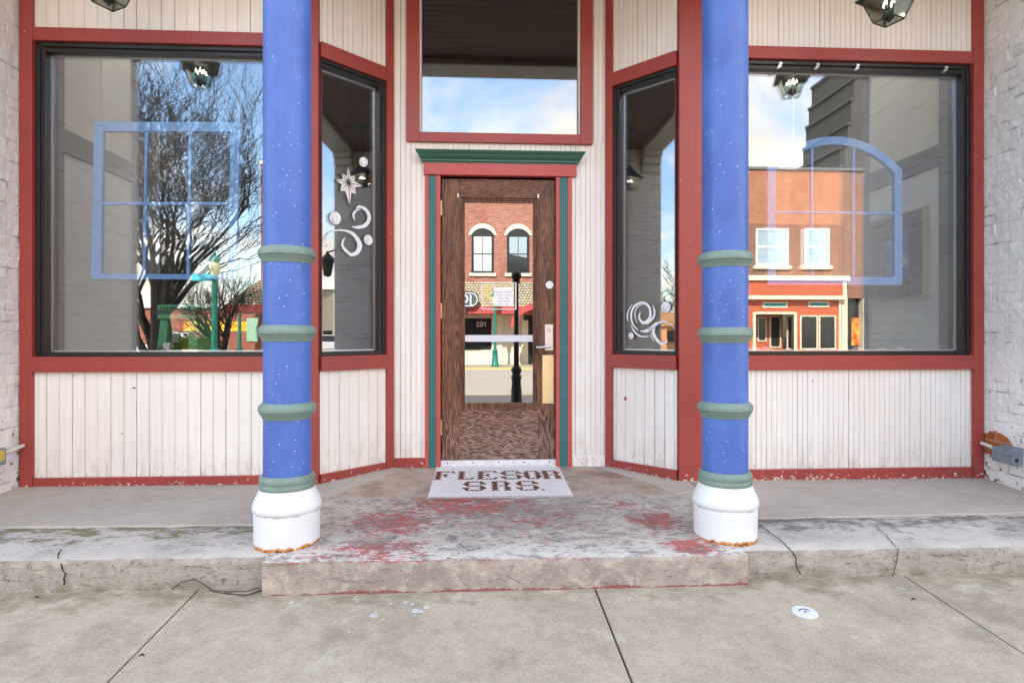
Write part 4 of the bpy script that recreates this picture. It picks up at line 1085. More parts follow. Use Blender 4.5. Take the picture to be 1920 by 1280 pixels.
# framed picture on the right inner wall
pic = thing('framed_picture', 'large blue picture in a wide brown frame on the right inner wall', 'picture', (XR - .05, 5.25, 1.65))
FP = Frame((XR - .004, 4.73), (XR - .004, 5.45)); FP.n = Vector((-1, 0))
pf = MB().frect(FP, 0, .715, 1.62, 2.35, 0, .05, .17); pf.build('frame', mat('brown picture frame', lambda n: dict(c=n.mix(n.rng(n.noise(n.vmul(n.pos(), (4, 4, 40)), 1., 3), .3, .7), (.13, .10, .075), (.08, .06, .045))), rough=.5), pic, bevel=.004)
MB().fbox(FP, -.012, 0, 1.61, 2.36, 0, .055).build('gilt_edge', mat('pale wood edge', base=(.55, .42, .25), rough=.5), pic)
def _pic(n):
    p = n.pos(); a = n.noise(n.vmul(p, (1, 5, 7)), 1., 6, .65)
    z = n.sep(p)[2]
    c = n.ramp(a, ((.33, (.03, .09, .20)), (.48, (.07, .28, .58)), (.58, (.28, .55, .72)), (.68, (.65, .75, .75))))
    return dict(c=n.mix(n.rng(z, 2.02, 2.12), c, (.08, .33, .70)), r=.3)
MB().fbox(FP, .171, .544, 1.791, 2.179, .004, .02).build('canvas', mat('blue picture', _pic), pic)
# green display machine in the left window
mx0, mz0 = P(292, 658, 4.62); mx1, _ = P(372, 658, 4.62); _, mz1 = P(330, 571, 4.62)
GM = mat('green plastic', lambda n: dict(c=n.mix(n.rng(n.noise(n.pos(), 8, 3), .3, .7), (.06, .36, .18), (.09, .44, .24))), rough=.3)
mach = thing('green_machine', 'tapered green machine with a vented lid standing in the left window', 'machine', ((mx0 + mx1) / 2, 4.75, 1.125))
W = mx1 - mx0; mc = (mx0 + mx1) / 2; zb0 = 1.126; zc_ = mz1 - .115
bd = MB()
for s_ in (-1, 1):
    bd.hexa([(mc + s_ * W * .5, 4.62, zb0), (mc + s_ * W * .26, 4.62, zb0), (mc + s_ * W * .26, 4.9, zb0), (mc + s_ * W * .5, 4.9, zb0),
             (mc + s_ * W * .42, 4.63, zc_), (mc + s_ * W * .24, 4.63, zc_), (mc + s_ * W * .24, 4.9, zc_), (mc + s_ * W * .42, 4.9, zc_)])
bd.box(mc - W * .36, mc + W * .36, 4.86, 4.9, zb0, zc_)
bd.build('body', GM, mach, bevel=.006)
MB().box(mc - W * .355, mc + W * .355, 4.66, 4.664, zb0 + .01, zc_ - .002).build('clear_front', glass('green clear plastic', .08, (.55, .8, .6)), mach)
MB().box(mc - W * .45, mc + W * .45, 4.60, 4.92, zc_ + .001, mz1 - .07).box(mc - W * .45, mc + W * .45, 4.60, 4.92, mz1 - .05, mz1).build('lid', GM, mach, bevel=.012)
MB().box(mc - W * .46, mc + W * .46, 4.598, 4.92, mz1 - .0695, mz1 - .0505).build('band', mat('slate band', base=(.05, .07, .09), rough=.5), mach)
vt = MB()
for k in range(14): vt.box(mc - W * .36 + k * W * .052, mc - W * .36 + k * W * .052 + .0075, 4.595, 4.601, mz1 - .042, mz1 - .015)
vt.build('vent', DARK, mach)
X, Z = P(313, 650, 4.6); tagp = MB(); tagp.hexa([(X - .022, 4.56, 1.126), (X + .022, 4.57, 1.126), (X + .022, 4.574, 1.126), (X - .022, 4.564, 1.126), (X - .018, 4.59, 1.22), (X + .026, 4.60, 1.22), (X + .026, 4.604, 1.22), (X - .018, 4.594, 1.22)])
tag(tagp.build('paper_tag', PWHITE), 'crumpled white paper tag leaning against the green machine', 'paper')
tag(MB().tube([(mx0 + .01, 4.58, 1.131), (mx0 + .05, 4.56, 1.165), (X - .02, 4.55, 1.19), (X + .06, 4.54, 1.133)], .005, 8).build('power_cable', DARK), 'black power cable looping in front of the green machine', 'cable')
# white cotton lumps along the right sill
LUMP = mat('cotton snow', lambda n: dict(c=n.mix(n.noise(n.pos(), 30, 4), (.74, .76, .80), (.60, .63, .68)), n=n.bump(n.noise(n.pos(), 60, 4), .4, .01)), rough=.8)
for k, (x, w_, h_, lab) in enumerate(((1414, 26, 12, 'next to the blue column'), (1434, 26, 12, 'second from the blue column'), (1477, 20, 8, 'before the mirrored doorway'), (1527, 28, 6, 'flattest of the row'), (1563, 18, 9, 'under the middle of the arched sash'), (1609, 20, 12, 'left of the cream mirrored post'), (1655, 24, 9, 'second from the right end'), (1688, 22, 11, 'rightmost of the row'))):
    X, _ = P(x, 660, 4.40); bm = bmesh.new(); bmesh.ops.create_icosphere(bm, subdivisions=3, radius=1.)
    sx, sz = w_ / F * 2.2, h_ / F * 4.5 + .02
    for v in bm.verts:
        d = 1 + .28 * mnoise.noise(v.co * 1.6 + Vector((k * 3.1, 0, 0))) + .10 * mnoise.noise(v.co * 4 + Vector((k, 5, 0)))
        v.co = Vector((v.co.x * sx * d, v.co.y * .05 * d, max(0., v.co.z * d * .5 + .45) * sz))
    me = bpy.data.meshes.new('cotton_lump'); bm.to_mesh(me); bm.free(); me.materials.append(LUMP)
    me.polygons.foreach_set('use_smooth', [True] * len(me.polygons))
    o = bpy.data.objects.new('cotton_lump', me); COL.objects.link(o); o.location = (X, 4.41, 1.1252)
    tag(o, 'white cotton snow lump on the right sill, ' + lab, 'decoration', 'cotton lumps along the right window')
# notice on the door glass
nz = FD; a0n, z1n = dpx(903, 529, -.045); a1n, z0n = dpx(968, 580, -.045)
noti = thing('door_notice', 'white opening hours card in a clear holder on the door glass', 'notice', FD.pt((a0n + a1n) / 2, z0n, -.045))
MB().fbox(FD, a0n, a1n, z0n, z1n, -.0478, -.043).build('holder', CLEAR, noti)
e = MB().fbox(FD, a0n, a1n, z1n - .005, z1n, -.0428, -.0405).fbox(FD, a0n, a1n, z0n, z0n + .005, -.0428, -.0405).fbox(FD, a1n - .008, a1n, z0n, z1n, -.0428, -.040).fbox(FD, a0n, a0n + .003, z0n, z1n, -.0428, -.0405)
e.build('holder_edge', mat('bright acrylic edge', base=(.85, .86, .86), rough=.3), noti)
b0, zz1 = dpx(926, 539, -.04); b1, zz0 = dpx(962, 574, -.04); rr = .012; rc = []
for cx, cz, a0 in ((b1 - rr, zz1 - rr, 0), (b0 + rr, zz1 - rr, 90), (b0 + rr, zz0 + rr, 180), (b1 - rr, zz0 + rr, 270)):
    for k in range(6): rc.append((cx + rr * math.cos(R(a0 + k * 18)), cz + rr * math.sin(R(a0 + k * 18))))
MB().prism(rc, lambda a, b: FD.pt(a, b, -.0405), lambda a, b: FD.pt(a, b, -.039)).build('card', PWHITE, noti)
for k, s_ in enumerate(('Monday: CLOSED', 'Tuesday - Sunday', '10am - 7pm', 'Lunch served', '11am - 2pm')):
    lettering('lettering', s_, .0185, GREYINK, noti, lambda a, b, c: FD.pt((b0 + b1) / 2 + a, zz1 - .036 - k * .0235 + b, -.0388 + c), .0002)
YEL = mat('yellow print', base=(.75, .58, .12), rough=.6)
ya, yz = dpx(913, 546, -.04)
MB().fbox(FD, ya - .018, ya - .010, yz - .05, yz + .05, -.0425, -.0415).fbox(FD, ya + .008, ya + .022, yz - .065, yz + .055, -.0425, -.0415).fbox(FD, ya - .010, ya + .008, yz - .004, yz + .008, -.0425, -.0415).build('logo', YEL, noti)

# ------------------------------------------------------------------ electrical boxes, cap, dead stem
GREYB = mat('grey electrical box', lambda n: dict(c=n.mix(n.rng(n.noise(n.pos(), 25, 4), .4, .7), (.22, .26, .30), (.16, .19, .22))), rough=.45, metal=.3)
PIPE = paint('painted conduit', (.60, .56, .50), .5, .1)
eb_ = thing('electrical_box', 'grey weatherproof electrical box on the right wall by bare orange brick', 'electrical box', (XR, 3.96, .44), 'outdoor electrical boxes')
o = MB().box(XR - .075, XR - .001, 3.875, 4.05, .375, .48).build('body', GREYB, eb_, bevel=.006)
MB().hexa([(XR - .080, 3.87, .442), (XR - .002, 3.87, .482), (XR - .002, 4.046, .482), (XR - .080, 4.046, .442), (XR - .080, 3.87, .452), (XR - .002, 3.87, .494), (XR - .002, 4.046, .494), (XR - .080, 4.046, .452)]).build('lid', GREYB, eb_, bevel=.003)
MB().tube([(XR - .05, 3.876, .41), (XR - .05, 3.871, .41)], .014, 14).build('knockout', DARK, eb_)
MB().tube([(XR - .030, 4.05, .455), (XR - .030, 4.185, .475)], .013, 12).build('conduit', PIPE, eb_)
eb2 = thing('electrical_box', 'grey electrical box with a yellow outlet on the left wall', 'electrical box', (XL, 4.03, .45), 'outdoor electrical boxes')
MB().box(XL + .001, XL + .055, 3.92, 4.02, .43, .54).build('body', GREYB, eb2, bevel=.006)
MB().box(XL + .058, XL + .059, 3.93, 4.00, .46, .53).box(XL + .015, XL + .045, 3.916, 3.921, .46, .52).build('outlet', mat('yellow outlet', base=(.55, .38, .06), rough=.5), eb2)
MB().tube([(XL + .03, 4.02, .495), (XL + .03, 4.20, .52)], .013, 12).build('conduit', PIPE, eb2)
d = ray(1509); k = (HY - 1148) / F; tt = (.012 - .058 * 2.9 - EYE) / (k - .058 * d[1]); CXx, CYy = d[0] * tt, d[1] * tt
cap = MB(); cz0 = walk_z(CYy)
cap.lathe([(.056, -.004), (.056, .004), (.052, .006), (.045, .0062), (.044, .0050), (.042, .0062), (.002, .0066)], 40, (0, 0, 0))
o = cap.build('cleanout_cap', mat('white cap paint', lambda n: dict(c=n.mix(n.rng(n.noise(n.pos(), 60, 4), .4, .7), (.66, .68, .72), (.50, .52, .56))), rough=.5))
o.location = (CXx, CYy, cz0); o.rotation_euler = (math.atan(.058), 0, 0)
tag(o, 'round white metal cap set flush in the concrete pavement', 'cleanout cap')
sl2 = MB()
pts = [(.014 * math.cos(R(a)) * 1.6, .014 * math.sin(R(a)) * 1.2 + .004, .0072) for a in range(-20, 200, 20)]
sl2.tube(pts, .0022, 6); sl2.lathe([(.006, .0066), (.006, .0075)], 12, (0, -.004, 0))
oo = sl2.build('slot', DARK); oo.parent = o
st = MB()
def gp(x, y, dz=.004):
    d = ray(x); k = (HY - y) / F; t = (.012 - .058 * 2.9 - EYE + dz) / (k - .058 * d[1]); return (d[0] * t, d[1] * t, walk_z(d[1] * t) + dz)
zw = lambda x, y: (P(x, y, 2.97)[0], 2.97, P(x, y, 2.97)[1])
st.tube([gp(322, 1104), zw(340, 1090), zw(365, 1085), zw(380, 1093), gp(400, 1108), gp(430, 1113), gp(465, 1114), gp(490, 1105)], .0028, 6)
st.tube([gp(392, 1105), gp(430, 1108), gp(460, 1108), gp(486, 1101)], .0022, 6)
st.tube([gp(420, 1109), gp(455, 1117), gp(478, 1112)], .0016, 6)
tag(st.build('dead_stem', mat('dry stem', base=(.075, .055, .04), rough=.9)), 'thin dry stem looping along the foot of the left ledge', 'dead stem')
leaf = mat('dry leaf', base=(.06, .04, .025), rough=.9)
for x, y, lab in ((265, 1229, 'dark dry leaf scrap below the left pavement joint'), (1713, 1124, 'curled dry leaf scrap near the right pavement joint'), (68, 1120, 'dark dry leaf scrap under the left ledge')):
    g = gp(x, y, .002); mb = MB(); mb.tube([(g[0] - .014, g[1], g[2]), (g[0], g[1] + .004, g[2] + .006), (g[0] + .014, g[1] + .002, g[2])], [.001, .004, .001], 6)
    tag(mb.build('leaf_scrap', leaf), lab, 'leaf', 'dry leaf scraps on the pavement')

# ------------------------------------------------------------------ across the street (seen mirrored in the glass)
YO = -24.0
VD = 2 * (YD + .05) - YO      # virtual depth of the far facades in the door glass
VW = 2 * (YW + .06) - YO      # and in the big windows
def OD(x, y): r = ray(x); t = VD / r[1]; return r[0] * t, EYE + (HY - y) / F * t
def OW(x, y, dy=0.): r = ray(x); t = (VW - dy) / r[1]; return r[0] * t, EYE + (HY - y) / F * t
CREAM = paint('cream trim', (.72, .64, .46), .5, .06)
DGL = mat('dark shop glass', lambda n: dict(c=n.mix(n.noise(n.pos(), 1.2, 3), (.012, .014, .014), (.04, .045, .045))), rough=.08)
BLIND = mat('pale blind behind glass', base=(.55, .66, .58), rough=.25)
SHING = mat('weathered wood shingles', lambda n: (lambda cf: dict(c=n.mix(n.rng(n.noise(n.pos(), 6, 4), .35, .65, 0, .6), cf[0], (.30, .24, .15)), n=n.bump(n.math('SUBTRACT', 1., cf[1]), .8, .03)))(n.brick(n.vec(n.sep(n.pos())[0], n.sep(n.pos())[2], 0.), (.55, .47, .33), (.33, .27, .18), (.06, .045, .03), .18, .15, .028)), rough=.9)
REDM = mat('red metal fascia', lambda n: dict(c=n.mix(n.math('LESS_THAN', n.math('FRACT', n.math('MULTIPLY', n.sep(n.pos())[0], 4.)), .12), (.42, .07, .06), (.22, .035, .03))), rough=.4)
def obox(mb, x0, x1, z0, z1, y0, y1):
    return mb.box(min(x0, x1), max(x0, x1), min(y0, y1), max(y0, y1), min(z0, z1), max(z0, z1))
jo = thing('brick_shop', 'red brick shop with arched windows and a shingled canopy across the street', 'building', (-4, YO, -.33))
JX0, JX1 = OW(489, 300)[0], 4.2
obox(MB(), JX0, JX1, 2.9, 10.6, YO - 10, YO).build('wall', BRICK_RED, jo)
obox(MB(), JX0, JX1, -.4, 2.9, YO - 10, YO - .02).build('ground_wall', mat('cream stucco', base=(.66, .60, .46), rough=.8), jo)
obox(MB(), JX0 - .1, JX1 + .1, 10.6, 10.8, YO - 10, YO + .12).build('roof', CREAM, jo)
wz0, wz1 = OD(905, 512)[1], OD(905, 440)[1]; zap = OD(905, 428)[1]
w_a, w_b = OD(884, 0)[0], OD(926, 0)[0]; pitch = OD(950.5, 0)[0] - w_a
def archpts(x0, x1, z0, zs, zt, k=12):
    cx = (x0 + x1) / 2; hw = (x1 - x0) / 2; h = zt - zs; r = (hw * hw + h * h) / (2 * h); a0 = math.asin(hw / r)
    return [(x0, z0), (x1, z0)] + [(cx + r * math.sin(a0 - 2 * a0 * i / k), zt - r + r * math.cos(a0 - 2 * a0 * i / k)) for i in range(k + 1)]
for k in range(-5, 3):
    x0, x1 = w_a + pitch * k, w_b + pitch * k
    if x0 < JX0 + .3 or x1 > JX1 - .2: continue
    wn = MB().prism(archpts(x0, x1, wz0, wz1, zap), lambda a, b: (a, YO - .06, b), lambda a, b: (a, YO + .03, b)).build('window', BLACK, jo)
    f = .14; gx0, gx1 = x0 + f, x1 - f
    low = (wz0 + wz1) / 2
    obox(MB(), gx0, gx1, wz0 + .12, wz1 - .12, YO + .03, YO + .045).build('pane', BLIND if k != 1 else DGL, wn)
    if k == 1: MB().prism([(gx0, wz1 - .12), (gx0, low - .02), (gx1, low - .2), (gx1, wz1 - .12)], lambda a, b: (a, YO + .046, b), lambda a, b: (a, YO + .05, b)).build('blind', mat('grey blind', base=(.30, .37, .40), rough=.4), wn)
    obox(obox(MB(), (x0 + x1) / 2 - .02, (x0 + x1) / 2 + .02, wz0 + .1, wz1 - .1, YO + .05, YO + .065), gx0, gx1, low - .025, low + .025, YO + .052, YO + .07).build('muntin', BLACK, wn)
    # stone hood and sill
    ap = archpts(x0 - .16, x1 + .16, wz1 - .05, wz1 - .05, zap + .26)[2:]; ip = archpts(x0 - .005, x1 + .005, wz1, wz1, zap + .005)[2:]
    hd = MB()
    for i in range(len(ap) - 1):
        hd.hexa([(p[0], YO - .02, p[1]) for p in (ap[i], ap[i + 1], ip[i + 1], ip[i])] + [(p[0], YO + .07, p[1]) for p in (ap[i], ap[i + 1], ip[i + 1], ip[i])])
    hd.build('hood', CREAM, wn)
    obox(MB(), x0 - .12, x1 + .12, wz0 - .17, wz0 - .005, YO - .02, YO + .12).build('sill', CREAM, wn)
# shingled canopy
mz1_, mz0_ = OD(905, 530)[1], OD(905, 573)[1] ; MX0 = OW(418, 580, 2.2)[0]; YF = YO + 2.0
mz0_ = EYE + (HY - 574) / F * (VD - 2.0); mzf = EYE + (HY - 588) / F * (VD - 2.0)
EX0 = OD(962, 0)[0]
mn = MB(); mn.hexa([(MX0, YF, mz0_), (JX1, YF, mz0_), (JX1, YO + .005, mz0_), (MX0, YO + .005, mz0_), (JX0 + .1, YO + .35, mz1_), (JX1, YO + .35, mz1_), (JX1, YO + .005, mz1_), (JX0 + .1, YO + .005, mz1_)])
mn.build('canopy', SHING, jo)
obox(MB(), MX0 - .05, JX1, mzf, mz0_ - .001, YO + .01, YF + .04).build('fascia', REDM, jo)
aw = MB()      # arched entrance awning
ac = OD(1012, 0)[0]; ah = OD(1010, 0)[0] - ac
for i in range(12):
    a0, a1 = math.pi * i / 12, math.pi * (i + 1) / 12
    p = [(ac + 1.85 * math.cos(a), 1.75 + 1.35 * math.sin(a)) for a in (a0, a1)] + [(ac + 1.62 * math.cos(a), 1.75 + 1.0 * math.sin(a)) for a in (a1, a0)]
    aw.hexa([(v[0], YF + .05, v[1]) for v in p] + [(v[0], YF + .9, v[1]) for v in p])
aw.build('awning', REDM, jo)
obox(MB(), ac - 1.05, ac + 1.05, -.33, 2.5, YO - .015, YO + .01).build('doorway', DGL, jo)
obox(obox(MB(), ac - 1.05, ac - .95, -.33, 2.5, YO + .01, YO + .1), ac + .2, ac + .3, -.33, 2.5, YO + .011, YO + .09).build('door_frame', CREAM, jo)
sgl0, sgz1 = OD(860, 600)[0], OD(860, 600)[1]; sgl1, sgz0 = OD(921, 655)[0], OD(921, 655)[1]
for s_ in (0., -4.2, -8.4):
    obox(MB(), sgl0 - 1.2 + s_, sgl1 + s_, sgz0, sgz1 + .1, YO - .015, YO + .02).build('shop_window', DGL, jo)
lettering('house_number', '102', .42, PWHITE, jo, lambda a, b, c: (OD(903, 0)[0] - a, YO + .025 + c, OD(903, 608)[1] + b), .004)
obox(obox(MB(), *(OD(922, 0)[0], OD(942, 0)[0]), -.33, mzf, YO - .01, YO + .1), OD(978, 0)[0], OD(990, 0)[0], -.33, mzf - .3, YO + .0, YO + .12).build('pilaster', CREAM, jo)
# oval sign reading JO
sx1, szc = OD(896, 566)[0], OD(896, 566)[1]; sh = .36; sx0 = sx1 - 2.6
YSg = YO + 2.3
sg = thing('shop_sign', 'dark oval sign with white letters on the shingled canopy', 'sign', (sx1 - 1.3, YSg, szc - sh))
rp = lambda g: [(sx1 - sh + (sh + g) * math.cos(R(a)), szc + (sh + g) * math.sin(R(a))) for a in range(-90, 91, 15)] + [(sx0 + sh + (sh + g) * math.cos(R(a)), szc + (sh + g) * math.sin(R(a))) for a in range(90, 271, 15)]
MB().prism(rp(.07), lambda a, b: (a, YSg - .12, b), lambda a, b: (a, YSg, b)).build('board', DARK, sg)
MB().prism(rp(.0), lambda a, b: (a, YSg, b), lambda a, b: (a, YSg + .012, b)).build('rim', PWHITE, sg)
MB().prism(rp(-.04), lambda a, b: (a, YSg + .01, b), lambda a, b: (a, YSg + .02, b)).build('face', mat('slate sign', base=(.07, .08, .09), rough=.4), sg)
lettering('lettering', 'JO', .72, PWHITE, sg, lambda a, b, c: (sx1 - .28 - a, YSg + .026 + c, szc + b * .95), .006, 'LEFT')
MB().box(sx0 + .5, sx1 - .6, YSg - .35, YSg - .02, szc - .75, szc - .42).build('bracket', DARK, sg)

# the red shop seen in the right window
RX0, RX1 = 10.6, OW(1581, 0)[0]
rs = thing('red_shop', 'orange brick shop with a red and cream wooden front across the street', 'building', (15, YO, -.33))
zpar = OW(1500, 319)[1]; zc5 = OW(1500, 519)[1]
SHRED = paint('orange red siding', (.50, .115, .05), .5, .08)  # the wooden front's own orange red
zmid = OW(1500, 421)[1]
obox(MB(), RX0, RX1, zmid, zpar, YO - 9, YO).build('wall', BRICK_ORG, rs)
obox(MB(), RX0, RX1, zc5 - .2, zmid - .002, YO - 9, YO - .02).build('wall', BRICK_DK, rs)
obox(MB(), RX0 - .05, RX1 + 3.2, zpar + .001, zpar + .14, YO - 9, YO + .1).build('roof', mat('grey coping', base=(.16, .155, .15), rough=.8), rs)
for x0, x1 in ((1417, 1478), (1508, 1555)):
    a, z1 = OW(x0, 428); b, z0 = OW(x1, 498)
    fr_ = MB(); fq = Frame((b, YO), (a, YO)); fr_.frect(fq, 0, b - a, z0, z1, -.05, .06, .10); wn = fr_.build('window', PWHITE, rs)
    obox(MB(), a + .1, b - .1, (z0 + z1) / 2 - .05, (z0 + z1) / 2 + .05, YO - .02, YO + .05).build('meeting_rail', PWHITE, wn)
    obox(MB(), a + .1, b - .1, z0 + .1, z1 - .1, YO - .03, YO + .012).build('pane', mat('sky lit pane', base=(.35, .42, .45), rough=.1), wn)
    obox(MB(), a - .15, b + .15, z0 - .2, z0 - .01, YO - .01, YO + .13).build('sill', CREAM, wn)
cz = [OW(1500, v)[1] for v in (518, 527, 555, 562)]
obox(MB(), RX0, RX1 + .12, cz[1], cz[0], YO - .1, YO + .45).build('cornice', CREAM, rs)
obox(MB(), RX0, RX1 - .1, cz[2], cz[1] - .001, YO - .1, YO + .3).build('sign_board', SHRED, rs)
obox(obox(MB(), RX0, RX1, cz[3], cz[2] - .001, YO - .1, YO + .4), RX1 - .22, RX1 - .01, cz[2], cz[1] - .002, YO + .3, YO + .36).build('lower_cornice', CREAM, rs)
e0, e1 = OW(1412, 0)[0], OW(1493, 0)[0]; ez = OW(1450, 585)[1]
obox(obox(obox(MB(), RX0, e0, -.33, cz[3] - .001, YO - .2, YO), e1, RX1 - .3, -.33, cz[3] - .001, YO - .2, YO), e0, e1, ez, cz[3] - .001, YO - .2, YO).build('front_wall', SHRED, rs)
obox(MB(), e0, e1, -.33, ez, YO - 1.6, YO - 1.5).build('recess_wall', SHRED, rs)
obox(obox(obox(MB(), e0 - .02, e0 + .14, -.33, ez, YO, YO + .06), e1 - .14, e1 + .02, -.33, ez, YO, YO + .06), e0 + .14, e1 - .14, ez - .12, ez + .02, YO, YO + .055).build('entry_frame', CREAM, rs)
for x0, x1, y0, y1, dp, gl in ((1420, 1437, 594, 640, -1.5, 1), (1443, 1464, 592, 652, -1.5, 1), (1475, 1486, 592, 655, -1.0, 1), (1500, 1533, 591, 655, 0, 1), (1535, 1567, 591, 655, 0, 1), (1430, 1476, 566, 577, 0, 2), (1516, 1554, 565, 576, 0, 2)):
    a, z1 = OW(x0, y0, dp); b, z0 = OW(x1, y1, dp); fq = Frame((b, YO + dp), (a, YO + dp))
    wn = MB().frect(fq, 0, b - a, z0, z1, -.02, .05, .075).build('shop_window' if gl == 1 else 'transom_panel', CREAM, rs)
    obox(MB(), a + .075, b - .075, z0 + .075, z1 - .075, YO + dp - .02, YO + dp + .02).build('pane', DGL if gl == 1 else mat('teal panel', base=(.04, .24, .24), rough=.4), wn)
obox(obox(MB(), RX1 - .30, RX1 - .18, -.33, cz[3] - .002, YO - .2, YO + .12), RX1 - .12, RX1, -.33, cz[3] - .002, YO - .2, YO + .1).build('pilaster', CREAM, rs)
# brick neighbour with a dark ground floor, and the stepped gable rising behind it
nb = thing('brick_neighbour', 'mottled brick building with a dark ground floor beside the red shop', 'building', (22.5, YO, -.33))
NX1 = RX1 + 7
obox(MB(), RX1 + .02, NX1, cz[2] - .1, zpar - .01, YO - 9, YO - .02).build('wall', BRICK_DK, nb)
obox(MB(), RX1 + .02, NX1, -.33, cz[2] - .101, YO - 9, YO - .4).build('shop_window', DGL, nb)
obox(obox(obox(MB(), RX1 + .02, RX1 + .28, -.33, cz[2] - .101, YO - .399, YO - .02), OW(1628, 0)[0] - .3, OW(1628, 0)[0] - .1, -.33, cz[2] - .101, YO - .399, YO - .05), 0, 0, 0, 0, 0, 0).build('pilaster', CREAM, nb)
a, z1 = OW(1626, 500); obox(MB(), a, a + 1.2, z1 - .15, z1, YO - .02, YO + .1).build('sill', CREAM, nb)
obox(MB(), a + .1, a + 1.1, z1 + .01, z1 + 2.0, YO - .019, YO + .03).build('window', PWHITE, nb)
a, z1 = OW(1606, 605); obox(MB(), a - .05, a + .55, z1 - 1.3, z1 + .3, YO - .399, YO - .36).build('poster', mat('orange poster', lambda n: dict(c=n.ramp(n.noise(n.pos(), 4, 4), ((.4, (.45, .06, .03)), (.6, (.7, .45, .06))))), rough=.5), nb)
gb = thing('stepped_gable', 'tall dark building with a stepped gable behind the mottled brick front', 'building', (25, YO - 10, -.33))
gm_ = MB(); GY = YO - 9.2; gx0, _ = OW(1577, 0, -9.2)
g_t = [OW(1577, 330, -9.2)[1], OW(1585, 290, -9.2)[1], OW(1590, 250, -9.2)[1], OW(1596, 205, -9.2)[1], OW(1602, 165, -9.2)[1], OW(1608, 120, -9.2)[1]]
g_x = [OW(v, 0, -9.2)[0] for v in (1577, 1585, 1590, 1596, 1602, 1608)]
for k in range(6):
    gm_.box(g_x[k], g_x[k + 1] if k < 5 else g_x[5] + 9, GY - 6, GY, -.33, g_t[k] + .6)
gm_.build('wall', mat('dark weathered siding', lambda n: dict(c=n.mix(n.math('LESS_THAN', n.math('FRACT', n.math('MULTIPLY', n.sep(n.pos())[2], 5.)), .1), (.075, .07, .062), (.03, .028, .026))), rough=.8), gb)
cp = MB()
for k in range(6): cp.box(g_x[k] - .12, (g_x[k + 1] if k < 5 else g_x[5] + 9) - .13, GY - 6, GY + .12, g_t[k] + .601, g_t[k] + .8)
cp.build('coping', mat('dark coping', base=(.09, .085, .08), rough=.8), gb)
# plain brick infill between the two shops
inf = thing('plain_brick_building', 'plain brick building between the two shops across the street', 'building', (7.3, YO, -.33))
obox(MB(), JX1 + .11, RX0 - .06, -.33, 8.2, YO - 8, YO - .15).build('wall', BRICK_DK, inf)
obox(MB(), JX1 + 1., RX0 - 1., .2, 2.4, YO - .16, YO - .1).build('shop_window', DGL, inf)
# low block building with the yellow banner
bx0, bx1 = OW(250, 0, -6)[0], OW(478, 0, -6)[0]; by = YO - 6.
bz = OW(420, 588, -6)[1]
lowb = thing('low_block_building', 'low red block building behind the bare tree', 'building', ((bx0 + bx1) / 2, by, -.33))
obox(MB(), bx0, bx1, -.4, bz + .35, by - 8, by).build('wall', BLOCK, lowb)
obox(MB(), bx0 - .2, bx1 + .1, bz + .36, bz + .6, by - 8, by + .2).build('roof', PWHITE, lowb)
a, z1 = OW(345, 603, -6); b, z0 = OW(465, 620, -6)
ban = thing('closing_banner', 'long yellow banner with red capitals on the red block wall', 'banner', ((a + b) / 2, by + .03, z0))
obox(MB(), a, b, z0, z1, by + .002, by + .02).build('cloth', mat('yellow banner', base=(.85, .60, .03), rough=.6), ban)
lettering('lettering', 'GOING OUT OF BUSINESS', .60, mat('red letters', base=(.62, .03, .02), rough=.6), ban, lambda q_, r_, c_: (b - .12 - q_ * .60, by + .026 + c_, (z0 + z1) / 2 + r_ * .9), .003, 'LEFT')
gd = MB(); a, z1 = OW(472, 596, -6)
obox(gd, a - .3, a + .4, z1 - 1.5, z1, by + .003, by + .06); gd.build('window', mat('green window board', base=(.30, .52, .36), rough=.5), lowb)

# lamp posts
def lamp_post(name, x, y, zg, h, rad, m, label, ball=False, head=True):
    t = thing(name, label, 'lamp post' if head else 'post', (x, y, zg), 'street posts')
    c = (x, y, zg); r = rad
    MB().lathe([(r * 2.4, 0), (r * 2.4, .12), (r * 2.1, .16), (r * 1.9, .45), (r * 1.55, .62), (r * 1.9, .66), (r * 1.9, .70), (r * 1.4, .75), (r * 1.9, .80), (r * 1.9, .84), (r * 1.1, .90)], 24, c).build('base', m, t, smooth=True)
    MB().lathe([(r, .88), (r * .86, h * .75), (r * .8, h - .06), (r * 1.5, h - .05), (r * 1.5, h), (r * .7, h + .02)], 20, c).build('shaft', m, t, smooth=True)
    if ball: MB().lathe([(r * .6, h + .0)] + [(r * 1.9 * math.sin(R(a)), h + .09 - r * 1.9 * math.cos(R(a))) for a in range(15, 181, 15)], 24, c).build('ball_finial', m, t, smooth=True)
    if head:
        MB().lathe([(.09, h + .02), (.15, h + .15), (.18, h + .40), (.13, h + .58)], 20, c).build('globe', mat('cream globe', base=(.42, .42, .26), rough=.4), t, smooth=True)
        MB().lathe([(.20, h + .57), (.16, h + .66), (.05, h + .80), (.015, h + .95)], 20, c).build('cap', m, t, smooth=True)
    return t
GPOST = mat('green post paint', base=(.012, .16, .115), rough=.35)
BPOST = mat('black post paint', base=(.012, .014, .014), rough=.35)
vt_ = 12.; r_ = ray(963); X = r_[0] * vt_; Yv = r_[1] * vt_; Y = 2 * (YD + .05) - Yv
lamp_post('kerb_post', X, -1.75 if False else Y + .95, -.19, EYE + (HY - 534) / F * vt_ + .19, .052, BPOST, 'black post with a ball top at the near kerb', True, False)
X, Z = OD(928, 0); lamp_post('lamp_post', X * .93, YO + 2.6, -.33, 3.15, .085, GPOST, 'green lamp post on the far pavement by the brick shop')
vt_ = 20.; r_ = ray(402); X, Y = r_[0] * vt_, 2 * (YW + .06) - r_[1] * vt_
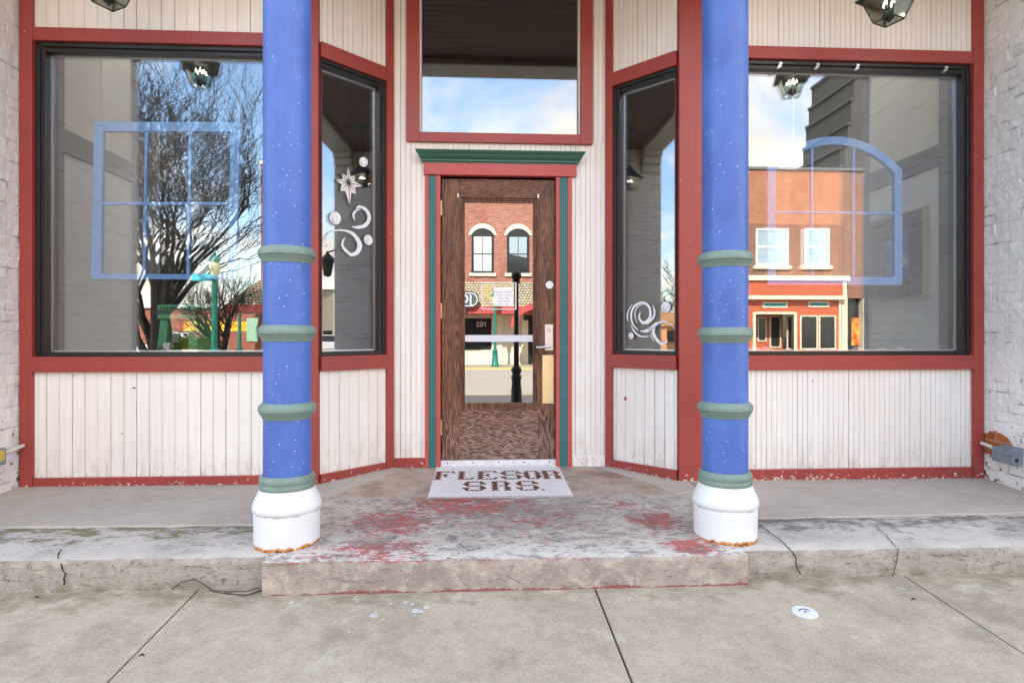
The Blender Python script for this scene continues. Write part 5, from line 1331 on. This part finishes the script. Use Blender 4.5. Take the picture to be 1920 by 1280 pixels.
lp = lamp_post('lamp_post', X, Y, -.05, EYE + (HY - 520) / F * vt_ + .05, .105, GPOST, 'green lamp post with a teal street sign beside the bare tree')
zs_ = EYE + (HY - 520) / F * vt_
MB().box(X - .75, X + .0, Y - .01, Y + .01, zs_ - .12, zs_ + .12).build('street_sign', mat('teal street sign', base=(.01, .42, .44), rough=.4), lp)
r2 = ray(449); vt2 = 36.; lamp_post('lamp_post', r2[0] * vt2, 2 * (YW + .06) - r2[1] * vt2, -.33, 3.0, .11, GPOST, 'short green post in front of the red block wall', False, True)
# planter with shrubs
pt = thing('stone_planter', 'long pale stone planter in the plaza', 'planter', (-10.5, -16, -.33))
pa_, pz_ = OW(305, 655, 6.)[0], OW(350, 655, 6.)[1]; pb_ = OW(388, 0, 6.)[0]
obox(MB(), pa_, pb_, -.33, pz_, YO + 5., YO + 6.5).build('box', mat('pale planter stone', base=(.60, .54, .42), rough=.8), pt, bevel=.03)
SHR = mat('yellow green foliage', lambda n: dict(c=n.mix(n.noise(n.pos(), 3, 3), (.10, .14, .02), (.26, .27, .05))), rough=.7)
def leaf_cloud(n, c, r, size, rnd):
    mb = MB()
    for _ in range(n):
        v = Vector((rnd.gauss(0, 1), rnd.gauss(0, 1), rnd.gauss(0, 1))).normalized() * (rnd.random() ** .4)
        p = Vector((c[0] + v.x * r[0], c[1] + v.y * r[1], c[2] + v.z * r[2]))
        u = Vector((rnd.gauss(0, 1), rnd.gauss(0, 1), rnd.gauss(0, .6))).normalized() * size; w = u.orthogonal().normalized() * size * .4
        mb.add([p - u, p + w, p + u, p - w], [(0, 1, 2, 3)])
    return mb
rnd = random.Random(3)
for k in range(4):
    x = pa_ + (pb_ - pa_) * (k + .6) / 4.4
    o = leaf_cloud(1400, (x, YO + 5.75, pz_ + .12 + .08 * (k % 2)), (.55, .5, .32), .11, rnd).build('shrub', SHR, fix=False)
    tag(o, 'low yellow green shrub growing in the stone planter', 'shrub', 'shrubs in the planter')
# bare trees
BARK = mat('dark bark', lambda n: dict(c=n.mix(n.noise(n.vmul(n.pos(), (9, 9, 2)), 1., 4), (.007, .006, .005), (.022, .018, .014))), rough=.9)
TWIG = mat('brown twigs', lambda n: dict(c=n.mix(n.noise(n.pos(), 2, 3), (.010, .008, .006), (.030, .022, .015))), rough=.9)
def bare_tree(x, y, zg, height, spread, label, seed, stems=7, lean=.35, depth=6, r0=.26, twig_r=.008):
    rnd = random.Random(seed)
    t = thing('bare_tree', label, 'tree', (x, y, zg), 'bare winter trees')
    tr, cr = MB(), MB()
    def grow(p, d, L, r, lev):
        n = 4 if lev < 2 else 3; pts = [p]; q = Vector(p); dd = Vector(d)
        for i in range(n):
            dd = (dd + Vector((rnd.gauss(0, .17), rnd.gauss(0, .17), rnd.gauss(.03, .10)))).normalized(); q = q + dd * (L / n); pts.append(Vector(q))
        re = max(r * .62, twig_r * .6)
        (tr if lev <= 1 else cr).tube(pts, [r + (re - r) * i / n for i in range(n + 1)], 8 if lev == 0 else 5 if lev < 3 else 3, False)
        if lev >= depth: return
        k = (rnd.randint(3, 4) if lev == 0 else 3 if lev < depth - 1 else rnd.randint(2, 3))
        for c in range(k):
            f = rnd.uniform(.35, 1.) if c else 1.
            i = min(n - 1, int(f * n)); b = pts[i].lerp(pts[i + 1], f * n - i)
            ax = Vector((rnd.gauss(0, 1), rnd.gauss(0, 1), rnd.gauss(0, .5)))
            nd = (dd + ax.normalized() * rnd.uniform(.4, 1.) * (1 if c else .3)).normalized()
            nd = (nd + Vector((0, 0, .12))).normalized()
            grow(b, nd, L * rnd.uniform(.58, .80), max(r * (1 - .38 * f) * rnd.uniform(.5, .72), twig_r), lev + 1)
    base = Vector((x, y, zg))
    tr.tube([base, base + Vector((.02, 0, .35)), base + Vector((0, .02, .8))], [r0 * 1.7, r0 * 1.3, r0 * 1.25], 10)
    for s in range(stems):
        a = 2 * math.pi * s / stems + rnd.uniform(-.3, .3); ln = lean * rnd.uniform(.4, 1.25) if s else .05
        d = Vector((math.cos(a) * ln * spread, math.sin(a) * ln * spread, 1)).normalized()
        grow(base + Vector((math.cos(a) * r0 * .5, math.sin(a) * r0 * .5, .6)), d, height * .33, r0 * rnd.uniform(.46, .78), 0)
    tr.build('trunk', BARK, t, fix=False); cr.build('crown', TWIG, t, fix=False)
vt_ = 22.; r_ = ray(290); TX, TY = r_[0] * vt_, 2 * (YW + .06) - r_[1] * vt_
bare_tree(TX, TY, -.33, 12.6, 1.15, 'large dark bare tree with many upright limbs in the plaza', 5, 8, .42, 6, .29, .0095)
vt_ = 30.; r_ = ray(412); bare_tree(r_[0] * vt_, 2 * (YW + .06) - r_[1] * vt_, -.33, 5.4, 1.5, 'small bushy bare tree behind the green lamp post', 8, 9, .55, 4, .16, .012)
# down the street to the left, seen in the right slanted pane
q1 = SR.mirror(1262, 560, 75.); bare_tree(q1[0], q1[1], -.4, 12., 1.6, 'bare tree far down the street to the left', 12, 5, .6, 5, .25, .03)
def far_house(name, label, fr, x0, x1, y0, y1, t, wallc, roofc, rh=1.6):
    a = fr.mirror(x0, y1, t); b = fr.mirror(x1, y1, t); c = ((a[0] + b[0]) / 2, (a[1] + b[1]) / 2); L = (Vector(a[:2]) - Vector(b[:2])).length * 1.6
    z1 = EYE + (HY - y0) / F * t; al = abs(a[0] - b[0]) < abs(a[1] - b[1])
    o = thing(name, label, 'building', (c[0], c[1], -.4)); w, d = (4., L / 2) if al else (L / 2, 4.)
    MB().box(c[0] - w, c[0] + w, c[1] - d, c[1] + d, -.4, z1).build('wall', wallc, o)
    MB().hexa([(c[0] - w - .4, c[1] - d - .4, z1), (c[0] + w + .4, c[1] - d - .4, z1), (c[0] + w + .4, c[1] + d + .4, z1), (c[0] - w - .4, c[1] + d + .4, z1), (c[0] - w * .4, c[1] - d, z1 + rh), (c[0] + w * .4, c[1] - d, z1 + rh), (c[0] + w * .4, c[1] + d, z1 + rh), (c[0] - w * .4, c[1] + d, z1 + rh)]).build('roof', roofc, o)
    for k in range(3):
        s = -1 if c[0] > 0 else 1
        yy = c[1] - d + (k + .5) * 2 * d / 3
        if al: MB().box(c[0] + s * w - .03, c[0] + s * w + .03, yy - .5, yy + .5, .6, 1.9).build('window', DGL, o)
        else: MB().box(c[0] - w + (k + .5) * 2 * w / 3 - .5, c[0] - w + (k + .5) * 2 * w / 3 + .5, c[1] + d - .03, c[1] + d + .03, .6, 1.9).build('window', DGL, o)
    return o
far_house('orange_house', 'low orange building far down the street to the left', SR, 1240, 1275, 612, 640, 70., mat('orange siding', base=(.50, .23, .10), rough=.8), mat('orange roof', base=(.52, .26, .10), rough=.8))
far_house('tan_warehouse', 'long tan building far down the street to the right', SL, 596, 632, 548, 640, 72., mat('tan metal siding', base=(.40, .36, .27), rough=.7), mat('tan coping', base=(.36, .33, .25), rough=.7), .3)

# vehicles
def make_car(name, label, cat, x, y, zg, rot, paintm, pickup=False, group='parked vehicles'):
    t = thing(name, label, cat, (x, y, zg), group); t.rotation_euler = (0, 0, rot)
    def B(mb, nm, m, par=t, bev=.0, sm=False):
        o = mb.build(nm, m, None, bevel=bev, smooth=sm); o.parent = par; return o
    if pickup:
        side = [(-2.7, .45), (2.75, .45), (2.85, .7), (2.8, 1.02), (1.5, 1.12), (.75, 1.15), (-.95, 1.15), (-1.0, 1.12), (-2.7, 1.1)]
        top = [(1.45, 1.12), (.75, 1.82), (-.75, 1.85), (-1.0, 1.14)]
    else:
        side = [(-2.25, .35), (2.25, .33), (2.35, .55), (2.28, .80), (1.15, .95), (-1.5, 1.0), (-2.2, .98), (-2.32, .7)]
        top = [(1.2, .93), (.35, 1.42), (-.9, 1.45), (-1.75, .99)]
    hw = .92 if pickup else .86
    body = MB().prism(side, lambda a, b: (a, -hw, b), lambda a, b: (a, hw, b)); bo = B(body, 'body', paintm, t, .06)
    cab = MB(); n = len(top); ins = .16
    zmn = min(p[1] for p in top); zmx = max(p[1] for p in top)
    f = lambda b: hw - .04 - ins * (b - zmn) / (zmx - zmn)
    cab.add([(a, -f(b), b) for a, b in top] + [(a, f(b), b) for a, b in top], [tuple(range(n)), tuple(range(2 * n - 1, n - 1, -1))] + [(i, n + i, n + (i + 1) % n, (i + 1) % n) for i in range(n)])
    B(cab, 'cabin', paintm, t, .05)
    win = MB()
    for s in (-1, 1):
        g = [(top[0][0] - .32, zmn + .05), (top[1][0] - .02, zmx - .08), (top[2][0] + .1, zmx - .08), (top[3][0] + .3, zmn + .05)]
        win.add([(a, s * (f(b) + .006), b) for a, b in g], [(0, 1, 2, 3)])
    def between(p, q, k): return (p[0] + (q[0] - p[0]) * k, p[1] + (q[1] - p[1]) * k)
    for p, q, o_ in ((top[0], top[1], .012), (top[3], top[2], -.012)):
        u, v = between(p, q, .1), between(p, q, .9)
        win.add([(u[0] + o_, -f(u[1]) + .1, u[1] + .008), (u[0] + o_, f(u[1]) - .1, u[1] + .008), (v[0] + o_, f(v[1]) - .08, v[1] + .008), (v[0] + o_, -f(v[1]) + .08, v[1] + .008)], [(0, 1, 2, 3)])
    B(win, 'window', DGL, t)
    wr = .38 if pickup else .32
    for wx in ((-1.75, 1.75) if pickup else (-1.4, 1.42)):
        for s in (-1, 1):
            mb = MB().tube([(wx, s * (hw - .2), wr), (wx, s * (hw + .015), wr)], wr, 24); wh = B(mb, 'wheel', mat('tyre rubber', base=(.02, .02, .02), rough=.8), t)
            B(MB().tube([(wx, s * (hw + .01), wr), (wx, s * (hw + .03), wr)], wr * .6, 18), 'rim', mat('alloy rim', base=(.5, .5, .5), rough=.3, metal=.8), wh)
    fx = side[3][0]
    for s in (-1, 1):
        B(MB().box(fx - .03, fx + .05, s * hw * .82 - .16, s * hw * .82 + .16, side[3][1] - .2, side[3][1] - .06), 'headlight', mat('headlight lens', base=(.7, .72, .72), rough=.15), t, .02)
        B(MB().box(-2.72 if pickup else -2.34, -2.66 if pickup else -2.26, s * hw * .86 - .1, s * hw * .86 + .1, .78, 1.0), 'tail_light', mat('red lens', base=(.4, .02, .02), rough=.2), t, .02)
    return t
make_car('parked_car', 'silver car parked at the near kerb right of the shop', 'car', 4.35, -3.3, -.44, math.pi, mat('silver car paint', base=(.45, .46, .47), rough=.25, metal=.6))
q2 = SL.mirror(613, 640, 58.); make_car('pickup_truck', 'white pickup truck far down the street to the right', 'pickup truck', q2[0], q2[1], -.44, R(80), mat('white truck paint', base=(.75, .75, .75), rough=.25), True)
q3 = OW(265, 650, -2.)[0]; make_car('parked_car', 'dark green car beside the plaza behind the tree', 'car', q3 - 1.5, YO + 1.2, -.335, 0., mat('dark green car paint', base=(.02, .09, .06), rough=.25))
q3 = OW(325, 650, -3.)[0]; make_car('parked_van', 'white car parked in front of the red block wall', 'car', q3, YO - 3., -.335, 0., mat('white car paint', base=(.75, .75, .74), rough=.25), True)
# neighbours on our side of the street; one carries a wall lantern
nbr = thing('corner_shop_next_door', 'plain brick building right of the shop front', 'building', (9, 4, -.2))
MB().box(XR + 1.25, 14., 3.05, 12., -.4, 7.6).build('wall', BRICK_OWN, nbr)
MB().box(6., 13., 3.0, 3.06, .8, 2.8).build('shop_window', DGL, nbr)
nbl = thing('brick_house_next_door', 'plain brick building left of the shop front', 'building', (-9, 4, -.2))
MB().box(-14., XL - 1.25, 3.05, 12., -.4, 7.6).build('wall', BRICK_OWN, nbl)
MB().box(-13., -6., 3.0, 3.06, .8, 2.8).build('shop_window', DGL, nbl)
ql = SL.mirror(616, 502, 10.5)
wl_ = thing('wall_lantern', 'black lantern on a wall bracket next door', 'lantern', ql)
MB().lathe([(.02, -.16), (.07, -.14), (.12, .12), (.16, .14), (.05, .24), (.01, .3)], 8, ql).build('body', DARK, wl_)
MB().tube([(ql[0], ql[1], ql[2] + .28), (ql[0], ql[1] + .2, ql[2] + .34), (ql[0], 3.06, ql[2] + .1)], .015, 8).build('bracket', DARK, wl_)

# ------------------------------------------------------------------ sky, sun, camera
EL, ROT = R(40), R(-18)
w = bpy.data.worlds.new('World'); scene.world = w; w.use_nodes = True
n = NT(w.node_tree); bg = w.node_tree.nodes['Background']
sk = n.new('ShaderNodeTexSky', sky_type='NISHITA', sun_disc=False)
sk.sun_elevation = EL; sk.sun_rotation = ROT; sk.air_density = 1.25; sk.dust_density = .25; sk.ozone_density = 3.2
g = n.new('ShaderNodeTexCoord').outputs['Generated']
x, y, z = n.sep(g)
zz = n.math('MAXIMUM', z, .0)
cv = n.vec(n.math('DIVIDE', x, n.math('ADD', zz, .22)), n.math('DIVIDE', y, n.math('ADD', zz, .22)), 0.)
f1 = n.noise(n.vadd(cv, (3.1, 1.7, 0)), .95, 6, .56, .4)
cm = n.ramp(f1, ((.46, 0), (.58, 1)))
tone = n.rng(n.noise(n.vadd(cv, (8, 3, 0)), 1.6, 4), .3, .7, .62, 1.12)
cl = n.mix(1., (6.6, 5.95, 5.15), n.vec(tone, tone, tone), 'MULTIPLY')
skc = n.mix(n.math('MULTIPLY', cm, .92), n.mix(1., sk.outputs[0], (1., 1., 1.), 'MULTIPLY'), cl)
n.put(bg.inputs[0], skc); bg.inputs[1].default_value = .145
su = bpy.data.lights.new('sun', 'SUN'); su.energy = 3.6; su.angle = R(.53); su.color = (1., .95, .87)
so_ = bpy.data.objects.new('sun', su); COL.objects.link(so_)
dv = Vector((math.sin(ROT) * math.cos(EL), math.cos(ROT) * math.cos(EL), math.sin(EL)))
so_.rotation_euler = dv.to_track_quat('Z', 'Y').to_euler(); so_.location = dv * 40
cam = bpy.data.cameras.new('camera'); co_ = bpy.data.objects.new('camera', cam); COL.objects.link(co_)
co_.location = (0, 0, EYE); co_.rotation_euler = (R(90), 0, -YAW)
cam.sensor_width = 36; cam.lens = 36 * F / 1920; cam.shift_y = -10 / 1920.; cam.clip_end = 1500; cam.clip_start = .05
scene.camera = co_
scene.view_settings.view_transform = 'Standard'; scene.view_settings.look = 'None'; scene.view_settings.gamma = 1.
scene.view_settings.exposure = 2.6
c_ = scene.cycles; c_.max_bounces = 10; c_.transparent_max_bounces = 24; c_.glossy_bounces = 6; c_.diffuse_bounces = 4
c_.use_denoising = True; c_.sample_clamp_indirect = 6; c_.caustics_reflective = False; c_.caustics_refractive = False
